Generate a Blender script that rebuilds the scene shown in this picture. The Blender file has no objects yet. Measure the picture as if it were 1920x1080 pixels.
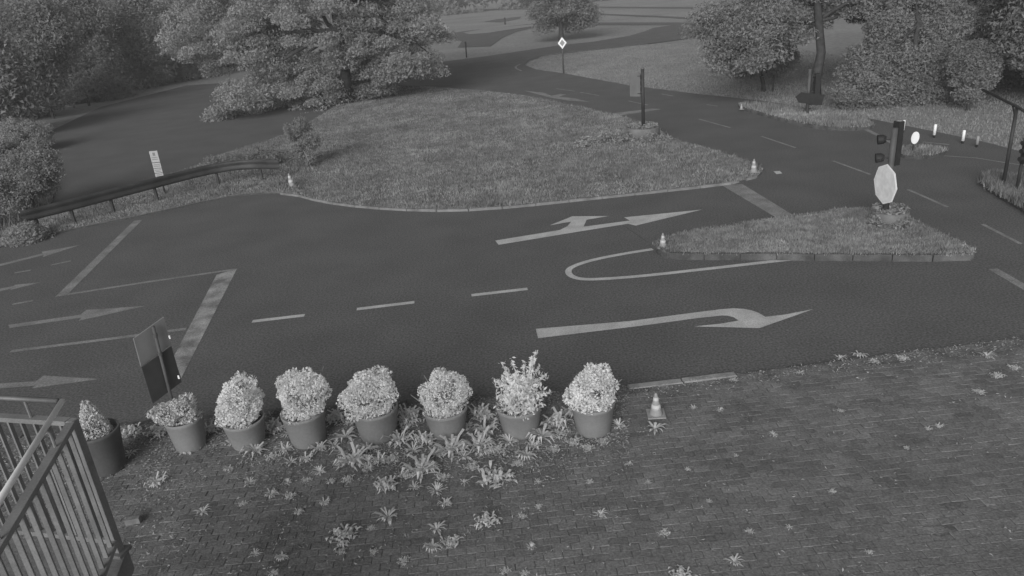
import bpy, bmesh, math, random
import numpy as np
from mathutils import Vector, Matrix
from mathutils.geometry import tessellate_polygon

random.seed(7)
rng = np.random.default_rng(7)
SC = bpy.context.scene
COL = SC.collection

# ------------------------------------------------------------------ camera
FPX, PITCH, ROLL, CAMH = 1380.0, math.radians(22.3), math.radians(5.0), 5.5
_F = Vector((0, math.cos(PITCH), -math.sin(PITCH)))
_U0 = Vector((0, math.sin(PITCH), math.cos(PITCH)))
_R0 = Vector((1, 0, 0))
_R = math.cos(ROLL) * _R0 - math.sin(ROLL) * _U0
_U = math.sin(ROLL) * _R0 + math.cos(ROLL) * _U0
CAM = Vector((0, 0, CAMH))
cd = bpy.data.cameras.new('camera')
cam = bpy.data.objects.new('camera', cd)
COL.objects.link(cam)
cd.sensor_width = 36.0
cd.lens = 36.0 * FPX / 1920.0
cd.clip_start = 0.05
cd.clip_end = 4000
m = Matrix((( _R.x, _U.x, -_F.x, 0), (_R.y, _U.y, -_F.y, 0), (_R.z, _U.z, -_F.z, CAMH), (0, 0, 0, 1)))
cam.matrix_world = m
SC.camera = cam

# ------------------------------------------------------------------ sky and a soft light behind the camera, standing in for its infrared lamp
SUN_EL, SUN_AZ = 25.0, 199.0           # azimuth measured clockwise from +Y: the light stands behind the camera
world = bpy.data.worlds.new('World')
SC.world = world
world.use_nodes = True
nt = world.node_tree
nt.nodes.clear()
sky = nt.nodes.new('ShaderNodeTexSky')
sky.sky_type = 'NISHITA'
sky.sun_disc = False
sky.sun_elevation = math.radians(SUN_EL)
sky.sun_rotation = math.radians(SUN_AZ)
bw = nt.nodes.new('ShaderNodeRGBToBW')
bg = nt.nodes.new('ShaderNodeBackground')
bg.inputs['Strength'].default_value = 0.06
wo = nt.nodes.new('ShaderNodeOutputWorld')
nt.links.new(sky.outputs[0], bw.inputs[0])
nt.links.new(bw.outputs[0], bg.inputs['Color'])
nt.links.new(bg.outputs[0], wo.inputs['Surface'])
sd = bpy.data.lights.new('ir_stand_in', 'SUN')
sd.energy = 1.5
sd.angle = math.radians(35)
ir_stand_in = bpy.data.objects.new('ir_stand_in', sd)
COL.objects.link(ir_stand_in)
a, e = math.radians(SUN_AZ), math.radians(SUN_EL)
sv = Vector((math.sin(a) * math.cos(e), math.cos(a) * math.cos(e), math.sin(e)))
ir_stand_in.rotation_euler = sv.to_track_quat('Z', 'Y').to_euler()
ir_stand_in.location = (0, -20, 30)
SC.view_settings.view_transform = 'Standard'
SC.view_settings.look = 'None'
SC.view_settings.gamma = 1.0
SC.view_settings.exposure = 0.75
SC.view_settings.use_curve_mapping = False


# ------------------------------------------------------------------ pixel <-> world
def ray(px, py):
    return _R * ((px - 960) / FPX) - _U * ((py - 540) / FPX) + _F


def G(px, py, z=0.0):
    d = ray(px, py)
    return CAM + d * ((z - CAMH) / d.z)


def depth(p):
    return (Vector(p) - CAM).dot(_F)


def at_depth(px, py, dz):
    return CAM + ray(px, py) * dz


def P(p):
    v = Vector(p) - CAM
    k = v.dot(_F)
    return 960 + FPX * v.dot(_R) / k, 540 - FPX * v.dot(_U) / k, FPX / k


def h_at(base, ytop):
    lo, hi = 0.0, 30.0
    for _ in range(50):
        mid = (lo + hi) / 2
        if P((base[0], base[1], base[2] + mid))[1] > ytop:
            lo = mid
        else:
            hi = mid
    return lo


# ------------------------------------------------------------------ materials (near-infrared greys)
MATS = {}


def mat(name, v, var=0.25, scale=4.0, rough=0.85, detail=6.0, bump=0.0, bscale=60.0, island=0.0, metal=0.0, fine=0.0, fscale=90.0, spec=0.3, trans=0.0):
    if name in MATS:
        return MATS[name]
    M = bpy.data.materials.new(name)
    M.use_nodes = True
    n = M.node_tree.nodes
    L = M.node_tree.links
    b = n['Principled BSDF']
    b.inputs['Roughness'].default_value = rough
    b.inputs['Metallic'].default_value = metal
    b.inputs['Specular IOR Level'].default_value = spec
    tc = n.new('ShaderNodeTexCoord')
    val = n.new('ShaderNodeValue')
    val.outputs[0].default_value = v
    cur = val.outputs[0]

    def mul(sock, lo, hi):
        nonlocal cur
        mr = n.new('ShaderNodeMapRange')
        mr.inputs['From Min'].default_value = 0.3
        mr.inputs['From Max'].default_value = 0.7
        mr.inputs['To Min'].default_value = lo
        mr.inputs['To Max'].default_value = hi
        L.new(sock, mr.inputs['Value'])
        mm = n.new('ShaderNodeMath')
        mm.operation = 'MULTIPLY'
        L.new(cur, mm.inputs[0])
        L.new(mr.outputs[0], mm.inputs[1])
        cur = mm.outputs[0]
    geo = n.new('ShaderNodeNewGeometry')
    if var:
        t = n.new('ShaderNodeTexNoise')
        t.inputs['Scale'].default_value = scale
        t.inputs['Detail'].default_value = detail
        L.new(geo.outputs['Position'], t.inputs['Vector'])
        mul(t.outputs[0], 1 - var, 1 + var)
    if fine:
        t = n.new('ShaderNodeTexNoise')
        t.inputs['Scale'].default_value = fscale
        t.inputs['Detail'].default_value = 3
        L.new(geo.outputs['Position'], t.inputs['Vector'])
        mul(t.outputs[0], 1 - fine, 1 + fine)
    if island:
        mr = n.new('ShaderNodeMath')
        mr.operation = 'MULTIPLY_ADD'
        mr.inputs[1].default_value = 0.4
        mr.inputs[2].default_value = 0.3
        L.new(geo.outputs['Random Per Island'], mr.inputs[0])
        mul(mr.outputs[0], 1 - island, 1 + island)
    cb = n.new('ShaderNodeCombineColor')
    for i in range(3):
        L.new(cur, cb.inputs[i])
    L.new(cb.outputs[0], b.inputs['Base Color'])
    if bump:
        t = n.new('ShaderNodeTexNoise')
        t.inputs['Scale'].default_value = bscale
        t.inputs['Detail'].default_value = 4
        L.new(geo.outputs['Position'], t.inputs['Vector'])
        bp = n.new('ShaderNodeBump')
        bp.inputs['Strength'].default_value = bump
        bp.inputs['Distance'].default_value = 0.02
        L.new(t.outputs[0], bp.inputs['Height'])
        L.new(bp.outputs[0], b.inputs['Normal'])
    if trans:
        tr = n.new('ShaderNodeBsdfTranslucent')
        L.new(cb.outputs[0], tr.inputs['Color'])
        mx = n.new('ShaderNodeMixShader')
        mx.inputs[0].default_value = trans
        L.new(b.outputs[0], mx.inputs[1])
        L.new(tr.outputs[0], mx.inputs[2])
        L.new(mx.outputs[0], n['Material Output'].inputs['Surface'])
    MATS[name] = M
    return M


M_ASPH = mat('asphalt', 0.13, 0.10, 0.7, 0.95, 10, 0.25, 160, fine=0.4, fscale=28, spec=0.15)
M_PAINT = mat('road_paint', 0.5, 0.16, 2.5, 0.8, 8, 0.1, 90, fine=0.22, fscale=40, spec=0.2)
M_WORN = mat('worn_road_paint', 0.28, 0.55, 2.2, 0.85, 8, 0.1, 90, fine=0.3, fscale=30, spec=0.2)
M_DIMP = mat('darker_road_paint', 0.25, 0.25, 2.5, 0.85, 8, fine=0.3, fscale=30, spec=0.2)  # road paint in a darker grey
M_SOIL = mat('meadow_soil', 0.25, 0.22, 0.5, 0.95, 10, 0.4, 12, fine=0.25, fscale=14, spec=0.1)
M_LAWN = mat('mown_lawn', 0.275, 0.14, 0.12, 0.95, 10, 0.1, 10, fine=0.18, fscale=3, spec=0.1)
M_DIRT = mat('mossy_soil', 0.165, 0.4, 3.0, 0.95, 10, 0.5, 40, fine=0.4, fscale=30, spec=0.1)
M_PAVER = mat('mossy_paver', 0.178, 0.2, 1.6, 0.92, 10, 0.5, 60, island=0.16, fine=0.3, fscale=45, spec=0.15)
M_KERB = mat('weathered_kerb', 0.22, 0.3, 3.0, 0.9, 8, 0.3, 40, fine=0.2, spec=0.2)
M_KERBD = mat('mossy_kerb', 0.11, 0.45, 3.0, 0.9, 8, 0.4, 40, fine=0.3, spec=0.2)
M_KERBL = mat('pale_kerb', 0.30, 0.3, 4.0, 0.9, 8, 0.3, 40, fine=0.25, spec=0.2)
M_GRASS = mat('tall_grass', 0.32, 0.28, 0.45, 0.8, 8, fine=0.28, fscale=3.5, island=0.35, spec=0.15, trans=0.25)
M_GRASS2 = mat('verge_grass', 0.25, 0.3, 0.8, 0.8, 8, island=0.35, spec=0.15, trans=0.25)
M_WEEDD = mat('dark_weed', 0.15, 0.3, 0.8, 0.8, 8, island=0.35, spec=0.1, trans=0.2)
M_MOWN = mat('mown_grass', 0.29, 0.15, 0.4, 0.8, 8, island=0.25, spec=0.15, trans=0.25)
M_WEED = mat('broadleaf_weed', 0.68, 0.12, 3.0, 0.7, 4, island=0.12, spec=0.05, trans=0.35)
M_MOSSY = mat('small_weed', 0.34, 0.35, 1.4, 0.8, 4, island=0.3, spec=0.2, trans=0.2)
M_SHRUB = mat('shrub_leaf', 0.9, 0.1, 4.0, 0.7, 4, island=0.10, spec=0.05, trans=0.45)
M_CONIF = mat('dwarf_conifer', 0.66, 0.1, 4.0, 0.75, 4, island=0.2, spec=0.2, trans=0.15)
M_LEAF = mat('tree_leaf', 0.4, 0.22, 0.6, 0.75, 6, island=0.15, spec=0.05, trans=0.45)
M_LEAFR = mat('pale_tree_leaf', 0.32, 0.2, 0.5, 0.75, 6, island=0.15, spec=0.05, trans=0.45)
M_LEAFD = mat('dark_tree_leaf', 0.29, 0.25, 0.5, 0.75, 6, island=0.15, spec=0.05, trans=0.45)
M_BARK = mat('bark', 0.055, 0.35, 6.0, 0.95, 8, 0.5, 25)
M_TWIG = mat('pale_twig', 0.2, 0.3, 6.0, 0.9)
M_POT = mat('clay_pot', 0.255, 0.1, 3.0, 0.8, 6, 0.08, 60, fine=0.06, fscale=30)
M_POTD = mat('dark_pot', 0.1, 0.15, 3.0, 0.8, 6, 0.08, 60, fine=0.08, fscale=30)
M_EARTH = mat('potting_earth', 0.09, 0.3, 20, 0.95, 4, 0.5, 60)
M_STEEL = mat('galvanised_steel', 0.16, 0.2, 5.0, 0.55, 5, metal=0.3, fine=0.1)
M_RAIL = mat('weathered_guardrail', 0.06, 0.3, 2.0, 0.6, 6, metal=0.2, fine=0.15)
M_RAILP = mat('painted_railing', 0.19, 0.22, 5.0, 0.7, 6, fine=0.12)
M_TUBE = mat('streak_lit_handrail', 0.75, 0.1, 5.0, 0.4, 4)  # bright light streak along the near handrail put into its base colour
M_POLE = mat('dark_pole', 0.045, 0.25, 5.0, 0.6, 4)
M_POLEG = mat('grey_pole', 0.09, 0.2, 5.0, 0.6, 4)
M_HOUS = mat('signal_housing', 0.028, 0.2, 8.0, 0.6, 4)
M_BOARD = mat('sign_back', 0.27, 0.12, 4.0, 0.6, 5, fine=0.06)
M_BOARDD = mat('dark_sign_back', 0.065, 0.15, 4.0, 0.6, 5, fine=0.08)
M_WHITE = mat('reflective_white', 0.97, 0.03, 6.0, 0.6, 3)
M_FACE = mat('reflective_face', 0.9, 0.12, 9.0, 0.6, 5)
M_GREYR = mat('reflective_yellow', 0.33, 0.05, 7.0, 0.6, 3)
M_CONE = mat('cone_plastic', 0.30, 0.1, 12.0, 0.65, 3)
M_BAND = mat('cone_band', 0.55, 0.06, 12.0, 0.6, 3)
M_PLATE = mat('sign_plate', 0.42, 0.08, 20.0, 0.6, 3)
M_INK = mat('sign_ink', 0.20, 0.1, 20.0, 0.7, 3)
M_CONC = mat('planter_concrete', 0.17, 0.22, 3.0, 0.9, 8, 0.3, 40, fine=0.15)
M_BRICK = mat('loose_brick', 0.19, 0.2, 12.0, 0.9, 6, 0.3, 60)


# ------------------------------------------------------------------ mesh helpers
def link(o, parent=None):
    COL.objects.link(o)
    if parent is not None:
        o.parent = parent
    return o


class MB:
    def __init__(self):
        self.v, self.f = [], []

    def add(self, vs, fs):
        k = len(self.v)
        self.v += [tuple(x) for x in vs]
        self.f += [tuple(i + k for i in f) for f in fs]
        return self

    def box(self, c, s, rz=0.0, M=None):
        hx, hy, hz = s[0] / 2, s[1] / 2, s[2] / 2
        b = min(hx, hy, hz) * 0.18
        vs = []
        ca, sa = math.cos(rz), math.sin(rz)
        # chamfered top and sides, kept cheap
        for z, k in ((-hz, 0), (hz - b, 0), (hz, b)):
            for x, y in ((-hx + k, -hy + k), (hx - k, -hy + k), (hx - k, hy - k), (-hx + k, hy - k)):
                p = Vector((x, y, z))
                if M is not None:
                    p = M @ p
                else:
                    p = Vector((x * ca - y * sa, x * sa + y * ca, z))
                vs.append(p + Vector(c))
        fs = [(3, 2, 1, 0), (8, 9, 10, 11)]
        for r in (0, 4):
            for i in range(4):
                j = (i + 1) % 4
                fs.append((r + i, r + j, r + 4 + j, r + 4 + i))
        return self.add(vs, fs)

    def bar(self, a, b, w, t, up=(0, 0, 1)):
        a, b = Vector(a), Vector(b)
        d = b - a
        x = d.normalized()
        y = Vector(up).cross(x)
        if y.length < 1e-4:
            y = Vector((0, 1, 0)).cross(x)
        y.normalize()
        z = x.cross(y)
        M = Matrix((x, y, z)).transposed()
        return self.box((a + b) / 2, (d.length, w, t), M=M)

    def tube(self, pts, rad, n=8, cap=True):
        pts = [Vector(p) for p in pts]
        rs = rad if hasattr(rad, '__len__') else [rad] * len(pts)
        vs, fs = [], []
        for i, p in enumerate(pts):
            d = (pts[min(i + 1, len(pts) - 1)] - pts[max(i - 1, 0)]).normalized()
            r = Vector((0, 0, 1)) if abs(d.z) < 0.9 else Vector((1, 0, 0))
            x = d.cross(r).normalized()
            y = d.cross(x)
            for k in range(n):
                t = 2 * math.pi * k / n
                vs.append(p + x * (math.cos(t) * rs[i]) + y * (math.sin(t) * rs[i]))
        for i in range(len(pts) - 1):
            for k in range(n):
                j = (k + 1) % n
                fs.append((i * n + k, i * n + j, (i + 1) * n + j, (i + 1) * n + k))
        if cap:
            fs.append(tuple(range(n - 1, -1, -1)))
            fs.append(tuple(range((len(pts) - 1) * n, len(pts) * n)))
        return self.add(vs, fs)

    def lathe(self, prof, n=28, c=(0, 0, 0)):
        vs, fs = [], []
        for r, z in prof:
            for k in range(n):
                t = 2 * math.pi * k / n
                vs.append((c[0] + r * math.cos(t), c[1] + r * math.sin(t), c[2] + z))
        for i in range(len(prof) - 1):
            for k in range(n):
                j = (k + 1) % n
                fs.append((i * n + k, i * n + j, (i + 1) * n + j, (i + 1) * n + k))
        fs.append(tuple(range(n - 1, -1, -1)))
        fs.append(tuple(range((len(prof) - 1) * n, len(prof) * n)))
        return self.add(vs, fs)

    def prism(self, poly, z0, z1):
        """poly: world xy, any simple polygon"""
        pl = [Vector((p[0], p[1], 0)) for p in poly]
        n = len(pl)
        tris = tessellate_polygon([pl])
        vs = [(p.x, p.y, z1) for p in pl] + [(p.x, p.y, z0) for p in pl]
        fs = []
        for t in tris:
            a, b, c = t
            if (pl[b] - pl[a]).cross(pl[c] - pl[a]).z < 0:
                b, c = c, b
            fs.append((a, b, c))
        if z1 > z0:
            for i in range(n):
                j = (i + 1) % n
                fs.append((i, j, n + j, n + i))
        return self.add(vs, fs)

    def build(self, name, mt, parent=None, smooth=False, loc=None):
        me = bpy.data.meshes.new(name)
        me.from_pydata(self.v, [], self.f)
        bm = bmesh.new()
        bm.from_mesh(me)
        if len(bm.faces) < 60000:
            bmesh.ops.recalc_face_normals(bm, faces=bm.faces)
        bm.to_mesh(me)
        bm.free()
        me.materials.append(mt)
        if smooth:
            me.polygons.foreach_set('use_smooth', [True] * len(me.polygons))
        o = bpy.data.objects.new(name, me)
        if loc is not None:
            o.location = loc
        return link(o, parent)


def raw_mesh(name, V, k, mt, parent=None):
    """V: (n*k,3) array, polygons of k consecutive vertices"""
    n = len(V) // k
    me = bpy.data.meshes.new(name)
    me.vertices.add(n * k)
    me.vertices.foreach_set('co', np.ascontiguousarray(V, dtype=np.float32).ravel())
    me.loops.add(n * k)
    me.loops.foreach_set('vertex_index', np.arange(n * k, dtype=np.int32))
    me.polygons.add(n)
    me.polygons.foreach_set('loop_start', np.arange(0, n * k, k, dtype=np.int32))
    me.update(calc_edges=True)
    me.materials.append(mt)
    o = bpy.data.objects.new(name, me)
    return link(o, parent)


def tag(o, label=None, cat=None, group=None, kind=None):
    if label:
        o['label'] = label
    if cat:
        o['category'] = cat
    if group:
        o['group'] = group
    if kind:
        o['kind'] = kind
    return o


def thing(name, loc, label, cat, group=None, rz=0.0):
    o = bpy.data.objects.new(name, None)
    o.empty_display_size = 0.1
    o.location = loc
    o.rotation_euler = (0, 0, rz)
    link(o)
    return tag(o, label, cat, group)


def px_poly(pts, z=0.0):
    return [G(x, y, z) for x, y in pts]


def smooth_path(pts, it=2, closed=False):
    pts = [Vector(p) for p in pts]
    for _ in range(it):
        out = []
        n = len(pts)
        if not closed:
            out.append(pts[0])
        for i in range(n if closed else n - 1):
            a, b = pts[i], pts[(i + 1) % n]
            out += [a * 0.75 + b * 0.25, a * 0.25 + b * 0.75]
        if not closed:
            out.append(pts[-1])
        pts = out
    return pts


def inside(poly, X, Y):
    r = np.zeros(len(X), bool)
    n = len(poly)
    for i in range(n):
        x1, y1 = poly[i][0], poly[i][1]
        x2, y2 = poly[(i + 1) % n][0], poly[(i + 1) % n][1]
        c = ((y1 > Y) != (y2 > Y))
        with np.errstate(divide='ignore', invalid='ignore'):
            xi = (x2 - x1) * (Y - y1) / (y2 - y1) + x1
        r ^= c & (X < xi)
    return r


_ph = rng.uniform(0, 6.28, (10, 3))
_fr = rng.normal(0, 1, (10, 2))


def lump(X, Y, s):
    t = np.zeros(len(X))
    for i in range(10):
        t += np.sin((X * _fr[i, 0] + Y * _fr[i, 1]) * s * (1 + 0.35 * i) + _ph[i, 0])
    return np.clip(0.5 + t / 9.0, 0, 1)


def pxy(X, Y, Z):
    vx, vy, vz = X - CAM.x, Y - CAM.y, Z - CAM.z
    k = vx * _F.x + vy * _F.y + vz * _F.z
    return 960 + FPX * (vx * _R.x + vy * _R.y + vz * _R.z) / k, 540 - FPX * (vx * _U.x + vy * _U.y + vz * _U.z) / k, k


def grass(name, poly, n, h, w, mt, z, label, cat, tuft=0.9, s=1.0, lean=0.5, hvar=0.6, zf=None, parent=None, margin=60):
    xs = [p[0] for p in poly]
    ys = [p[1] for p in poly]
    X, Y = [], []
    got = 0
    for _ in range(60):
        x = rng.uniform(min(xs), max(xs), 200000)
        y = rng.uniform(min(ys), max(ys), 200000)
        k = inside(poly, x, y)
        x, y = x[k], y[k]
        u, v, d = pxy(x, y, z)
        k = (d > 0) & (u > -margin) & (u < 1920 + margin) & (v > -margin) & (v < 1080 + margin)
        k &= rng.uniform(0, 1, len(x)) < (1 - tuft) + tuft * lump(x, y, s)
        x, y = x[k], y[k]
        X.append(x)
        Y.append(y)
        got += len(x)
        if got >= n:
            break
    X = np.concatenate(X)[:n]
    Y = np.concatenate(Y)[:n]
    n = len(X)
    X = X + rng.normal(0, 0.05, n)
    Y = Y + rng.normal(0, 0.05, n)
    L = lump(X, Y, s * 0.8)
    H = h * (1 - hvar / 2 + hvar * L) * rng.uniform(0.55, 1.25, n)
    A = rng.uniform(0, 6.283, n)
    W = w * rng.uniform(0.6, 1.4, n) * 0.5
    dx, dy = np.cos(A) * W, np.sin(A) * W
    B = rng.uniform(0, 6.283, n)
    ln = H * lean * rng.uniform(0, 1.2, n)
    Z = np.full(n, z) if zf is None else zf(X, Y)
    V = np.empty((n, 3, 3))
    V[:, 0] = np.stack([X - dx, Y - dy, Z], 1)
    V[:, 1] = np.stack([X + dx, Y + dy, Z], 1)
    V[:, 2] = np.stack([X + np.cos(B) * ln, Y + np.sin(B) * ln, Z + H], 1)
    o = raw_mesh(name, V.reshape(-1, 3), 3, mt, parent)
    if parent is None:
        tag(o, label, cat, kind='stuff')
    else:
        o['kind'] = 'stuff'
    return o


# leaf clouds ------------------------------------------------------
def leaf_quads(C, size, flat=0.0, aspect=0.55):
    n = len(C)
    d = rng.normal(0, 1, (n, 3))
    d[:, 2] *= (1 - flat)
    d /= np.linalg.norm(d, axis=1)[:, None]
    q = rng.normal(0, 1, (n, 3))
    e = np.cross(d, q)
    e /= np.linalg.norm(e, axis=1)[:, None]
    s = size * rng.uniform(0.6, 1.4, n)
    V = np.empty((n, 4, 3))
    V[:, 0] = C - d * s[:, None] * 0.5
    V[:, 1] = C + e * (s * aspect * 0.5)[:, None]
    V[:, 2] = C + d * s[:, None] * 0.5
    V[:, 3] = C - e * (s * aspect * 0.5)[:, None]
    return V.reshape(-1, 3)


def blob_leaves(blobs, n_clump, per, rc, zs=0.7, shell=0.55):
    """blobs: list of (centre, (rx,ry,rz)). Clumps spread through the volume; leaves spread through clumps."""
    vol = np.array([r[0] * r[1] * r[2] for _, r in blobs]) ** 0.75
    pick = rng.choice(len(blobs), n_clump, p=vol / vol.sum())
    C = np.empty((n_clump, 3))
    for i, b in enumerate(pick):
        c, r = blobs[b]
        v = rng.normal(0, 1, 3)
        v /= np.linalg.norm(v)
        q = shell + (1 - shell) * rng.uniform(0, 1) ** 0.6
        C[i] = np.array(c) + v * np.array(r) * q
    K = np.repeat(np.arange(n_clump), per)
    rr = rc * rng.uniform(0.5, 1.35, n_clump)
    v = rng.normal(0, 1, (len(K), 3))
    v /= np.linalg.norm(v, axis=1)[:, None]
    q = rng.uniform(0, 1, len(K)) ** 0.45
    off = v * (rr[K] * q)[:, None]
    off[:, 2] *= zs
    # clumps droop outwards and look like sprays
    off[:, 2] -= 0.25 * (off[:, 0] ** 2 + off[:, 1] ** 2) / rr[K]
    return C[K] + off, C


def limb_path(a, b, sag=0.0, n=5, wig=0.12):
    a, b = Vector(a), Vector(b)
    L = (b - a).length
    out = []
    for i in range(n + 1):
        t = i / n
        p = a.lerp(b, t)
        if 0 < i < n:
            p += Vector((random.gauss(0, wig), random.gauss(0, wig), random.gauss(0, wig))) * L * 0.25
        p.z += sag * L * 4 * t * (1 - t)
        out.append(p)
    return out


def tree(name, base, trunk_h, trunk_r, blobs, n_clump, per, rc, leaf, mt, label, group=None, zs=0.7, shell=0.55, nl=9, flat=0.0, trunk_top=None, bark=None):
    base = Vector(base)
    t = thing(name, base, label, 'tree', group)
    loc = [((Vector(c) - base), r) for c, r in blobs]
    top = trunk_top - base if trunk_top is not None else Vector((0, 0, trunk_h))
    tb = MB()
    path = limb_path((0, 0, -0.1), top, 0, 6, 0.05)
    tb.tube(path, [trunk_r * (1.25 if i == 0 else 1 - 0.6 * i / 6) for i in range(7)], 9)
    tr = tb.build('trunk', bark or M_BARK, t, True)
    LV, C = blob_leaves(loc, int(n_clump * 1.3), int(per * 2.9), rc, zs, shell)
    idx = rng.choice(len(C), min(nl, len(C)), replace=False)
    for i in idx:
        s = path[random.randint(3, 6)]
        L = MB().tube(limb_path(s, C[i], 0.05, 5, 0.1), [trunk_r * 0.42 * (1 - 0.85 * k / 5) for k in range(6)], 6)
        L.build('limb', bark or M_BARK, tr, True)
    raw_mesh('crown', leaf_quads(LV, leaf * 0.60, flat, 0.85).reshape(-1, 4, 3)[:, :3].reshape(-1, 3), 3, mt, t)
    return t


# ------------------------------------------------------------------ ground, asphalt, grass islands
gb = MB().add([(-480, -60, -0.05), (480, -60, -0.05), (480, 480, -0.05), (-480, 480, -0.05)], [(0, 1, 2, 3)])
tag(gb.build('meadow', M_LAWN), 'flat mown meadow reaching to the woods behind the roads', 'meadow', kind='structure')

NEAR = [(-900, 940), (-420, 880), (-60, 832), (120, 812), (300, 795), (520, 776), (700, 764), (900, 750), (1165, 731), (1340, 711), (1520, 687), (1700, 664), (2200, 600)]
asph_px = NEAR + [(2200, 350), (1990, 303), (1920, 285), (1830, 262), (1700, 236), (1600, 216), (1440, 190), (1300, 175), (1180, 160), (1060, 138), (1005, 130), (984, 122),
                  (992, 113), (1020, 104), (1100, 95), (1200, 84), (1300, 71), (1360, 62), (1360, 35), (1280, 44), (1225, 52), (1208, 59), (1180, 67), (1113, 78), (1047, 85), (980, 95), (913, 105), (873, 110), (835, 115),
                  (760, 126), (640, 146), (500, 150), (350, 160), (190, 200), (60, 262), (-120, 340), (-420, 480), (-1200, 760)]
road = MB().prism(px_poly(asph_px), 0.0, 0.0).build('asphalt_road', M_ASPH)
tag(road, 'grey asphalt of the training ground junction with painted lane markings', 'road', kind='structure')


def sheet(name, px, mt, z, label, cat):
    o = MB().prism(px_poly(px, z), z, z).build(name, mt)
    return tag(o, label, cat, kind='structure')


sheet('far_asphalt', [(832, 64), (880, 57), (1000, 44), (1093, 42), (1273, 42), (1300, 43), (1300, 47), (1147, 47), (1090, 47), (1000, 52), (967, 60), (940, 72), (920, 87), (858, 89), (866, 77), (828, 71)], M_ASPH, -0.02, 'winding asphalt lane in front of the small tree', 'lane')
sheet('far_asphalt', [(907, 41), (930, 36), (977, 31), (975, 35), (940, 42)], M_ASPH, -0.02, 'short asphalt patch far behind the diamond sign', 'lane')
sheet('far_asphalt', [(1113, 25), (1247, 30), (1300, 33), (1300, 36), (1247, 33), (1113, 27.5)], M_ASPH, -0.02, 'thin far lane above the long grass lens', 'lane')
sheet('far_asphalt', [(900, 17), (1080, 12), (1300, 13), (1300, 16), (1080, 15), (900, 20)], M_ASPH, -0.02, 'farthest lane in front of the hedge', 'lane')
sheet('grass_sliver', [(868, 61), (913, 53), (1000, 45.5), (1000, 49), (950, 56), (913, 62), (880, 64)], M_LAWN, 0.01, 'thin grass sliver between two far lanes', 'grass')

ISL_A = [(-120, 500), (-60, 481), (60, 449), (170, 425), (270, 405), (400, 376), (470, 364), (548, 364), (600, 379), (680, 390), (780, 396), (860, 396.5), (960, 390), (1100, 375), (1260, 358), (1380, 345), (1420, 333), (1431, 322),
         (1415, 309), (1340, 286), (1258, 264), (1240, 245), (1180, 225), (1130, 213), (1060, 196), (980, 181), (900, 172), (830, 167), (760, 163), (700, 164), (660, 178), (600, 222), (540, 256), (420, 290), (340, 326), (200, 366), (95, 408), (-60, 440), (-120, 455)]
ISL_B = [(1228, 467), (1233, 479), (1262, 486), (1400, 486), (1500, 487), (1640, 488), (1760, 489), (1830, 488), (1815, 474), (1740, 440), (1704, 421), (1660, 405), (1600, 399), (1500, 413), (1400, 427), (1300, 442), (1240, 457)]
ISL_C = [(1376, 200), (1420, 198), (1500, 206), (1600, 222), (1638, 236), (1630, 244), (1560, 246), (1500, 236), (1420, 215)]
ISL_D = [(1680, 290), (1690, 296), (1722, 300), (1755, 296), (1772, 288), (1745, 283), (1700, 283)]
ISL_E = [(1838, 346), (1862, 334), (1930, 338), (2100, 350), (2100, 500), (1985, 440), (1925, 402), (1870, 370)]
ISL_F = [(-420, 330), (-120, 300), (40, 262), (80, 300), (108, 345), (92, 398), (40, 425), (-120, 470), (-420, 560)]


def island(name, px, z, mt, label, kerb_mat=None, kerb_from=0, kerb_to=None, stone=0.9, kw=0.12):
    pts = px_poly(px)
    pts = [Vector((p.x, p.y, 0)) for p in smooth_path(pts, 1, True)]
    o = MB().prism(pts, -0.02, z).build(name, mt)
    o.data.materials.append(M_EARTH)
    for f_ in o.data.polygons:
        if abs(f_.normal.z) < 0.5:
            f_.material_index = 1
    tag(o, label, 'traffic island' if kerb_mat else 'grass verge', kind='structure')
    if kerb_mat:
        # walk along the outline, one object per kerb stone
        a, b = (G(*px[kerb_from]), G(*px[kerb_to])) if kerb_to is not None else (None, None)
        n = len(pts)
        if a is not None:
            ia = min(range(n), key=lambda i: (pts[i] - a).length)
            ib = min(range(n), key=lambda i: (pts[i] - b).length)
            seq = [pts[(ia + k) % n] for k in range(((ib - ia) % n) + 1)]
        else:
            seq = pts + [pts[0]]
        cum = [0]
        for i in range(len(seq) - 1):
            cum.append(cum[-1] + (seq[i + 1] - seq[i]).length)

        def pos(s):
            for i in range(len(seq) - 1):
                if s <= cum[i + 1] or i == len(seq) - 2:
                    return seq[i].lerp(seq[i + 1], (s - cum[i]) / max(1e-6, cum[i + 1] - cum[i]))
        s = 0.0
        while s < cum[-1] - 0.1:
            e2 = min(s + stone, cum[-1])
            p, q = pos(s), pos(e2)
            d = (q - p)
            if d.length > 0.05:
                d.normalize()
                MB().bar(p + d * 0.008 + Vector((0, 0, z / 2 - 0.01 + random.uniform(-.006, .006))), q - d * 0.008 + Vector((0, 0, z / 2 - 0.01 + random.uniform(-.006, .006))), kw, z + 0.05).build('kerb_stone', kerb_mat, o)
            s = e2
    return o, pts


islA, polyA = island('grass_island', ISL_A, 0.05, M_SOIL, 'large overgrown grass island with kerb between yard and road', M_KERB, 7, 20)
islB, polyB = island('grass_island', ISL_B, 0.12, M_SOIL, 'narrow grassy triangle island carrying the octagonal sign', M_KERBD, 11, 9, 0.7)
islC, polyC = island('grass_island', ISL_C, 0.10, M_SOIL, 'long thin grass island with the dark arrow sign', M_KERBD)
islD, polyD = island('grass_island', ISL_D, 0.10, M_SOIL, 'tiny oval grass island under the round white sign', M_KERBD)
islE, polyE = island('grass_verge', ISL_E, 0.08, M_SOIL, 'grass verge at the foot of the crossbar post')
islF, polyF = island('grass_verge', ISL_F, 0.05, M_SOIL, 'grass verge under the bushes beside the guardrail')

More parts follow.
